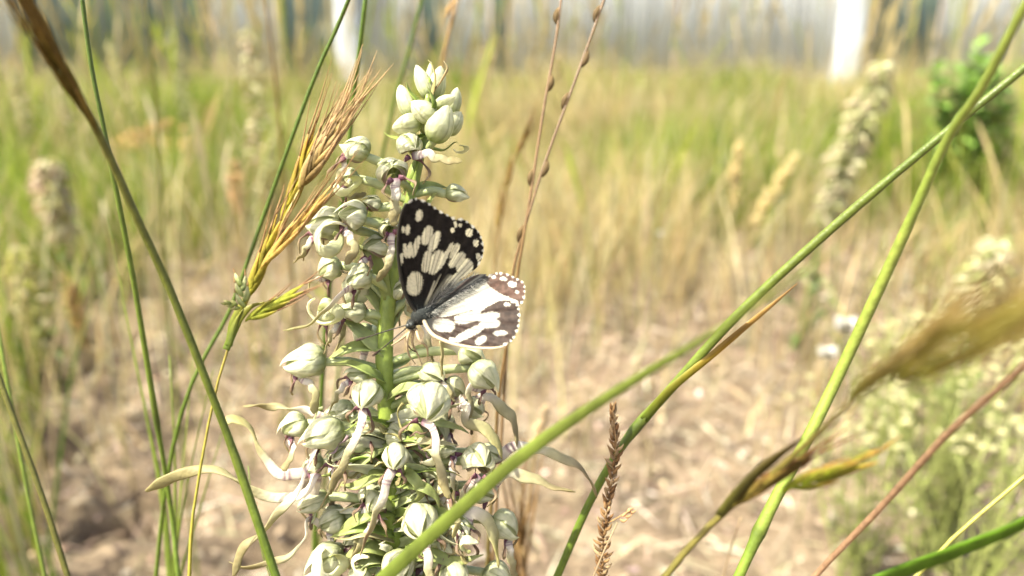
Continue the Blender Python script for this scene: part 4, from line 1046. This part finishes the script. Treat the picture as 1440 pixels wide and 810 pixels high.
def wing(name, outline, fringe, dark, light, spots, patches, rays, depth, off, root, step=2.2, fr_c=(.62, .60, .50), per=33., veins=True, grey=None, vw=.75):
    out = spline(np.vstack([outline, outline[:1]]), 140)[:, :2] if False else np.array(outline, float)
    oc = np.hstack([np.vstack([outline, outline[:1]]), np.zeros((len(outline) + 1, 1))]); out = spline(oc, 160)[:, :2]
    x0, y0 = out.min(0) - 1; x1, y1 = out.max(0) + 1
    gx = np.arange(x0, x1, step); gy = np.arange(y0, y1, step); X, Y = np.meshgrid(gx, gy)
    fr = np.hstack([np.array(fringe, float), np.zeros((len(fringe), 1))]); fr = spline(fr, 50)[:, :2]
    fd, fp = seg_dist(fr, X, Y); fp = fp + 7 * (vnoise(fp, fp * 0, .03, 2) - .5) * 2
    scal = 4.5 * (.5 + .5 * np.cos(fp / per * 2 * np.pi)) * (fd < 9)
    ins = inside(out, X, Y) & ~((fd < scal * .8))
    nz = (vnoise(X, Y, .22, 3) - .5) * 6 + (vnoise(X, Y, .6, 4) - .5) * 4; nz2 = (vnoise(X, Y, .22, 8) - .5) * 6 + (vnoise(X, Y, .6, 9) - .5) * 4
    C = np.tile(np.array(dark), X.shape + (1,)) * (.55 + .9 * vnoise(X, Y, .07, 6) * (.7 + .6 * vnoise(X, Y, .25, 16)))[..., None]
    XX, YY = X + nz, Y + nz2
    def put(wt, c):
        nonlocal C
        wt = np.clip(wt, 0, 1)[..., None]; C = C * (1 - wt) + np.array(c) * wt
    for poly in patches: 
        m = inside(poly, XX, YY).astype(float); put(m, light)
    for (cx, cy, rx, ry, rot) in spots:
        r = math.radians(rot); dx = XX - cx; dy = YY - cy
        a = dx * math.cos(r) + dy * math.sin(r); b = -dx * math.sin(r) + dy * math.cos(r)
        q = (np.abs(a / rx) ** 2.4 + np.abs(b / ry) ** 2.4) ** (1 / 2.4); put((1.08 - q) * 6, light)
    for (a0, a1, wd_) in rays:      # pale soft rays near the root
        d, t = seg_dist([a0, a1], X, Y); put((1 - d / wd_) * .75, light)
    if veins:
        for e in fr[2::6]:
            d, _ = seg_dist([root, e], X, Y); put((1 - d / 2.6) * vw, np.array(dark) * 1.2)
    rd = np.hypot(X - root[0], Y - root[1])
    put(np.clip(1 - rd / 95, 0, 1) * 1.4, np.array((.02, .024, .022)))
    if grey is not None: put(grey(X, Y), (.035, .04, .037))
    wv = .5 + .5 * np.cos(fp / per * 2 * np.pi + np.pi); put(smooth((wv - .18) / .2) * smooth((4 + 11 * wv + nz * 1.2 - fd) / 6), fr_c)
    D = depth(X, Y) + off - .00014 * np.cos(np.arctan2(Y - root[1], X - root[0]) * 40) * np.clip(rd / 200, 0, 1)
    px = 540 + X / CS; py = 260 + Y / CS
    W = CAM + D[..., None] * (FWD + ((px - 720) / F_PX)[..., None] * RIGHT + ((405 - py) / F_PX)[..., None] * UP)
    idx = -np.ones(X.shape, int); cell = ins[:-1, :-1] & ins[1:, :-1] & ins[:-1, 1:] & ins[1:, 1:]
    use = np.zeros(X.shape, bool); use[:-1, :-1] |= cell; use[1:, :-1] |= cell; use[:-1, 1:] |= cell; use[1:, 1:] |= cell
    idx[use] = np.arange(use.sum())
    q = np.stack([idx[:-1, :-1][cell], idx[1:, :-1][cell], idx[1:, 1:][cell], idx[:-1, 1:][cell]], -1)
    org = wloc(bfly)
    o = fast_mesh(name, W[use] - org, q, np.zeros((0, 3), int), C[use], M_WING)
    o.data.polygons.foreach_set('use_smooth', np.ones(len(o.data.polygons), dtype=bool))
    o.parent = bfly
    return o, out, depth, off

CREAM_SHADED = (.66, .61, .42); BLACK = (.012, .010, .009); BROWN_SUNLIT = (.055, .038, .030); RUST_SUNLIT = (.105, .062, .046); SNOW_SUNLIT = (.56, .545, .46)  # light painted in: raised pair shaded cream, flat pair sun-washed to brown and white
fwA, outA, _, _ = wing('forewing', [(160, 590), (128, 552), (100, 500), (82, 440), (70, 370), (63, 290), (67, 205), (80, 130), (100, 85), (132, 58), (165, 62), (195, 73), (228, 96), (266, 119), (302, 139), (338, 160), (322, 250), (292, 345), (248, 440), (205, 530), (178, 588)],
     [(104, 80), (132, 58), (165, 62), (195, 73), (228, 96), (266, 119), (302, 139), (334, 158)], BLACK, CREAM_SHADED,
     [(140, 450, 36, 54, 8), (79, 338, 9, 30, 8), (97, 300, 9, 34, -6), (118, 297, 12, 36, 4), (146, 282, 13, 52, 16), (87, 203, 8, 14, 0), (108, 205, 11, 24, 8), (160, 140, 16, 26, 12),
      (196, 230, 22, 46, 20), (230, 258, 20, 50, 24), (195, 350, 21, 50, 12), (236, 352, 28, 58, 24), (272, 340, 12, 52, 28), (312, 206, 9, 12, 0), (326, 180, 6, 15, -10), (300, 290, 9, 30, 24)],
     [], [((190, 545), (262, 415), 12), ((185, 555), (230, 440), 6)], depth_up, -.00025, (165, 590))
hwA, _, _, _ = wing('hindwing', [(180, 590), (230, 460), (285, 350), (318, 250), (330, 165), (345, 148), (368, 155), (398, 176), (430, 206), (449, 242), (458, 290), (450, 338), (430, 372), (395, 402), (345, 440), (275, 505), (210, 585)],
     [(334, 150), (368, 155), (398, 176), (430, 206), (449, 242), (458, 290), (450, 338), (432, 370)], BLACK, CREAM_SHADED,
     [(388, 218, 17, 19, 0), (418, 265, 12, 17, 0), (430, 328, 10, 18, -10), (318, 300, 18, 38, 35), (332, 342, 22, 46, 48), (368, 374, 34, 40, 50), (345, 412, 17, 66, 62), (347, 185, 8, 8, 0)],
     [], [((200, 560), (300, 425), 22), ((205, 575), (340, 435), 16), ((210, 580), (300, 480), 10)], depth_up, .00030, (175, 590))
fwB, _, _, _ = wing('forewing', [(180, 612), (196, 648), (222, 682), (262, 704), (332, 729), (420, 743), (500, 744), (548, 736), (584, 714), (606, 680), (619, 632), (622, 580), (612, 546), (588, 528), (540, 526), (478, 538), (400, 568), (300, 596), (220, 606)],
     [(545, 737), (584, 714), (606, 680), (619, 632), (622, 580), (612, 546), (590, 529)], BROWN_SUNLIT, SNOW_SUNLIT,
     [(272, 640, 50, 30, 4), (382, 604, 62, 26, -14), (472, 600, 56, 19, -9), (482, 633, 48, 19, -3), (392, 674, 72, 19, -26), (326, 706, 30, 10, 6), (530, 676, 33, 12, -4), (442, 708, 28, 17, -30), (562, 545, 15, 9, 0)],
     [[(318, 600), (400, 572), (470, 536), (520, 527), (455, 566), (410, 612), (330, 622)]], [], depth_dn, -.00025, (175, 612), per=27.)
hwB, _, _, _ = wing('hindwing', [(190, 600), (250, 540), (320, 475), (385, 425), (440, 405), (480, 406), (516, 396), (560, 402), (602, 420), (641, 446), (646, 490), (640, 528), (618, 556), (585, 545), (520, 560), (400, 590), (280, 612)],
     [(470, 412), (516, 396), (560, 402), (602, 420), (641, 446), (646, 490), (640, 528), (618, 556)], RUST_SUNLIT, SNOW_SUNLIT,
     [(545, 428, 17, 9, 10), (584, 453, 20, 14, 10), (606, 487, 10, 8, 0), (500, 420, 10, 7, 0)],
     [[(250, 600), (330, 515), (400, 445), (455, 436), (490, 470), (540, 500), (608, 528), (618, 556), (500, 580), (300, 620)]], [], depth_dn, .00035, (180, 605), per=27., veins=True, vw=.5,
     grey=lambda X, Y: smooth((1.15 - seg_dist([(190, 590), (330, 500), (450, 418)], X, Y)[0] / 40) ) * .9)
# pale leading edges
for dfun, off, pts, c in [(depth_up, -.0003, [(160, 590), (128, 552), (100, 500), (82, 440), (70, 370), (63, 290), (67, 205), (80, 130), (100, 85)], (.05, .045, .035)),
                          (depth_dn, -.0003, [(180, 612), (196, 648), (222, 682), (262, 704), (332, 729), (420, 743), (500, 744), (548, 736)], (.62, .52, .36))]:
    q = spline([C2P(x, y, dfun(x, y) + off) for x, y in pts], 40); mb = MB(); mb.tube(q, np.linspace(.00042, .00022, 40), n=7, c=c); mb.build('wing_edge', M_WING, fwA if c[0] < .1 else fwB)
# body: head, thorax, abdomen as one skin
q = spline([C2P(104, 650, DB + .0002), C2P(122, 638, DB), C2P(140, 620, DB), C2P(165, 598, DB - .0002), C2P(200, 572, DB), C2P(250, 532, DB + .0008), C2P(320, 484, DB + .0014), C2P(390, 442, DB + .0018), C2P(432, 420, DB + .002)], 50)
uu = np.linspace(0, 1, 50); rr = np.interp(uu, [0, .03, .07, .10, .14, .22, .30, .42, .7, .93, 1], [.0003, .0009, .0011, .0008, .0014, .0019, .0017, .0013, .0012, .0008, .0002])
mb = MB(); mb.tube(q, rr, n=14, c=ramp([(0, (.03, .03, .025)), (.25, (.02, .024, .022)), (1, (.05, .052, .05))], uu)); body = mb.build('body', M_FUR, bfly)
mb = MB()
for k in range(1500):
    i = random.choice(range(3, 49)); c0 = q[i]; t = norm(q[min(i + 1, 49)] - q[i - 1])
    v = norm(np.cross(t, RNG.normal(size=3))); l = random.uniform(.0006, .0017) * (1.2 if i > 8 else .7); d = norm(v + t * .9 + RNG.normal(size=3) * .25)
    p0 = c0 + v * rr[i] * .9; sv = norm(np.cross(d, v)) * .00004
    c = np.array((.05, .055, .05)) * random.uniform(.4, 2.2) if random.random() < .8 else np.array((.3, .3, .27))
    mb.add([p0 - sv, p0 + sv, p0 + d * l], [(0, 1, 2)], c)
tag(mb.build('hair', M_FUR, body), kind='stuff')
mb = MB()
for k in range(700):      # long silky hairs along the inner wing edges
    f = random.random(); pair = k % 2
    if pair: s0 = lerp((185, 575), (300, 470), f); e0 = s0 + np.array([random.uniform(10, 60), random.uniform(-75, -10)]); df = depth_up; o_ = .0000
    else: s0 = lerp((200, 590), (440, 425), f); e0 = s0 + np.array([random.uniform(0, 70), random.uniform(-10, 35)]); df = depth_dn; o_ = .0
    a = C2P(*s0, df(*s0) + o_); b = C2P(*e0, df(*e0) + o_ - random.uniform(.0002, .0009)); sv = norm(np.cross(b - a, FWD)) * .00004
    c = np.array((.05, .055, .05)) * random.uniform(.4, 1.6) if random.random() < .6 else np.array((.33, .32, .28))
    mb.add([a - sv, a + sv, b], [(0, 1, 2)], c)
tag(mb.build('wing_hair', M_FUR, body), kind='stuff')
for sg in (-1, 1):
    e = C2P(118 + 8 * sg, 640 - 2 * sg, DB - .0009); mb = MB(); th = np.linspace(0, math.pi, 9)
    mb.tube(np.array([e + RIGHT * .00052 * -math.cos(k) for k in th]), .00052 * np.sin(th) + 1e-5, n=10, c=(.03, .035, .03)); mb.build('eye', M_STEM, body)
for pts in [[(572, 457, -1), (545, 465, -2), (520, 473, -3), (500, 479, -3.5)], [(574, 459, 0), (552, 478, -4), (535, 492, -7), (524, 500, -9)]]:
    q2 = spline([P(x, y, DB + z * .001) for x, y, z in pts], 24); mb = MB()
    mb.tube(q2, np.interp(np.linspace(0, 1, 24), [0, .8, .9, 1], [.00013, .00012, .0003, .00018]), n=7, c=ramp([(0, (.1, .09, .07)), (.5, (.04, .035, .03)), (1, (.05, .03, .02))], np.linspace(0, 1, 24))); mb.build('antenna', M_FUR, bfly)
for pts in [[(578, 462, 0), (573, 476, -1), (574, 496, 1), (584, 512, 4)], [(585, 462, 0), (590, 478, -1.5), (600, 488, 0), (602, 506, 4)], [(582, 464, 1), (580, 482, 2), (588, 500, 5), (594, 514, 6)],
            [(580, 464, 1), (568, 474, 1), (560, 480, 4), (550, 486, 8)]]:
    q2 = spline([P(x, y, DB + z * .001) for x, y, z in pts], 18); mb = MB()
    mb.tube(q2, np.interp(np.linspace(0, 1, 18), [0, .4, 1], [.0003, .00024, .0001]), n=7, c=(.42, .33, .2)); mb.build('leg', M_FUR, bfly)
q2 = spline([P(575, 466, DB), P(571, 478, DB - .0005), P(577, 490, DB + .001), P(585, 495, DB + .004)], 14); mb = MB(); mb.tube(q2, .00013, n=6, c=(.12, .08, .05)); mb.build('proboscis', M_FUR, bfly)
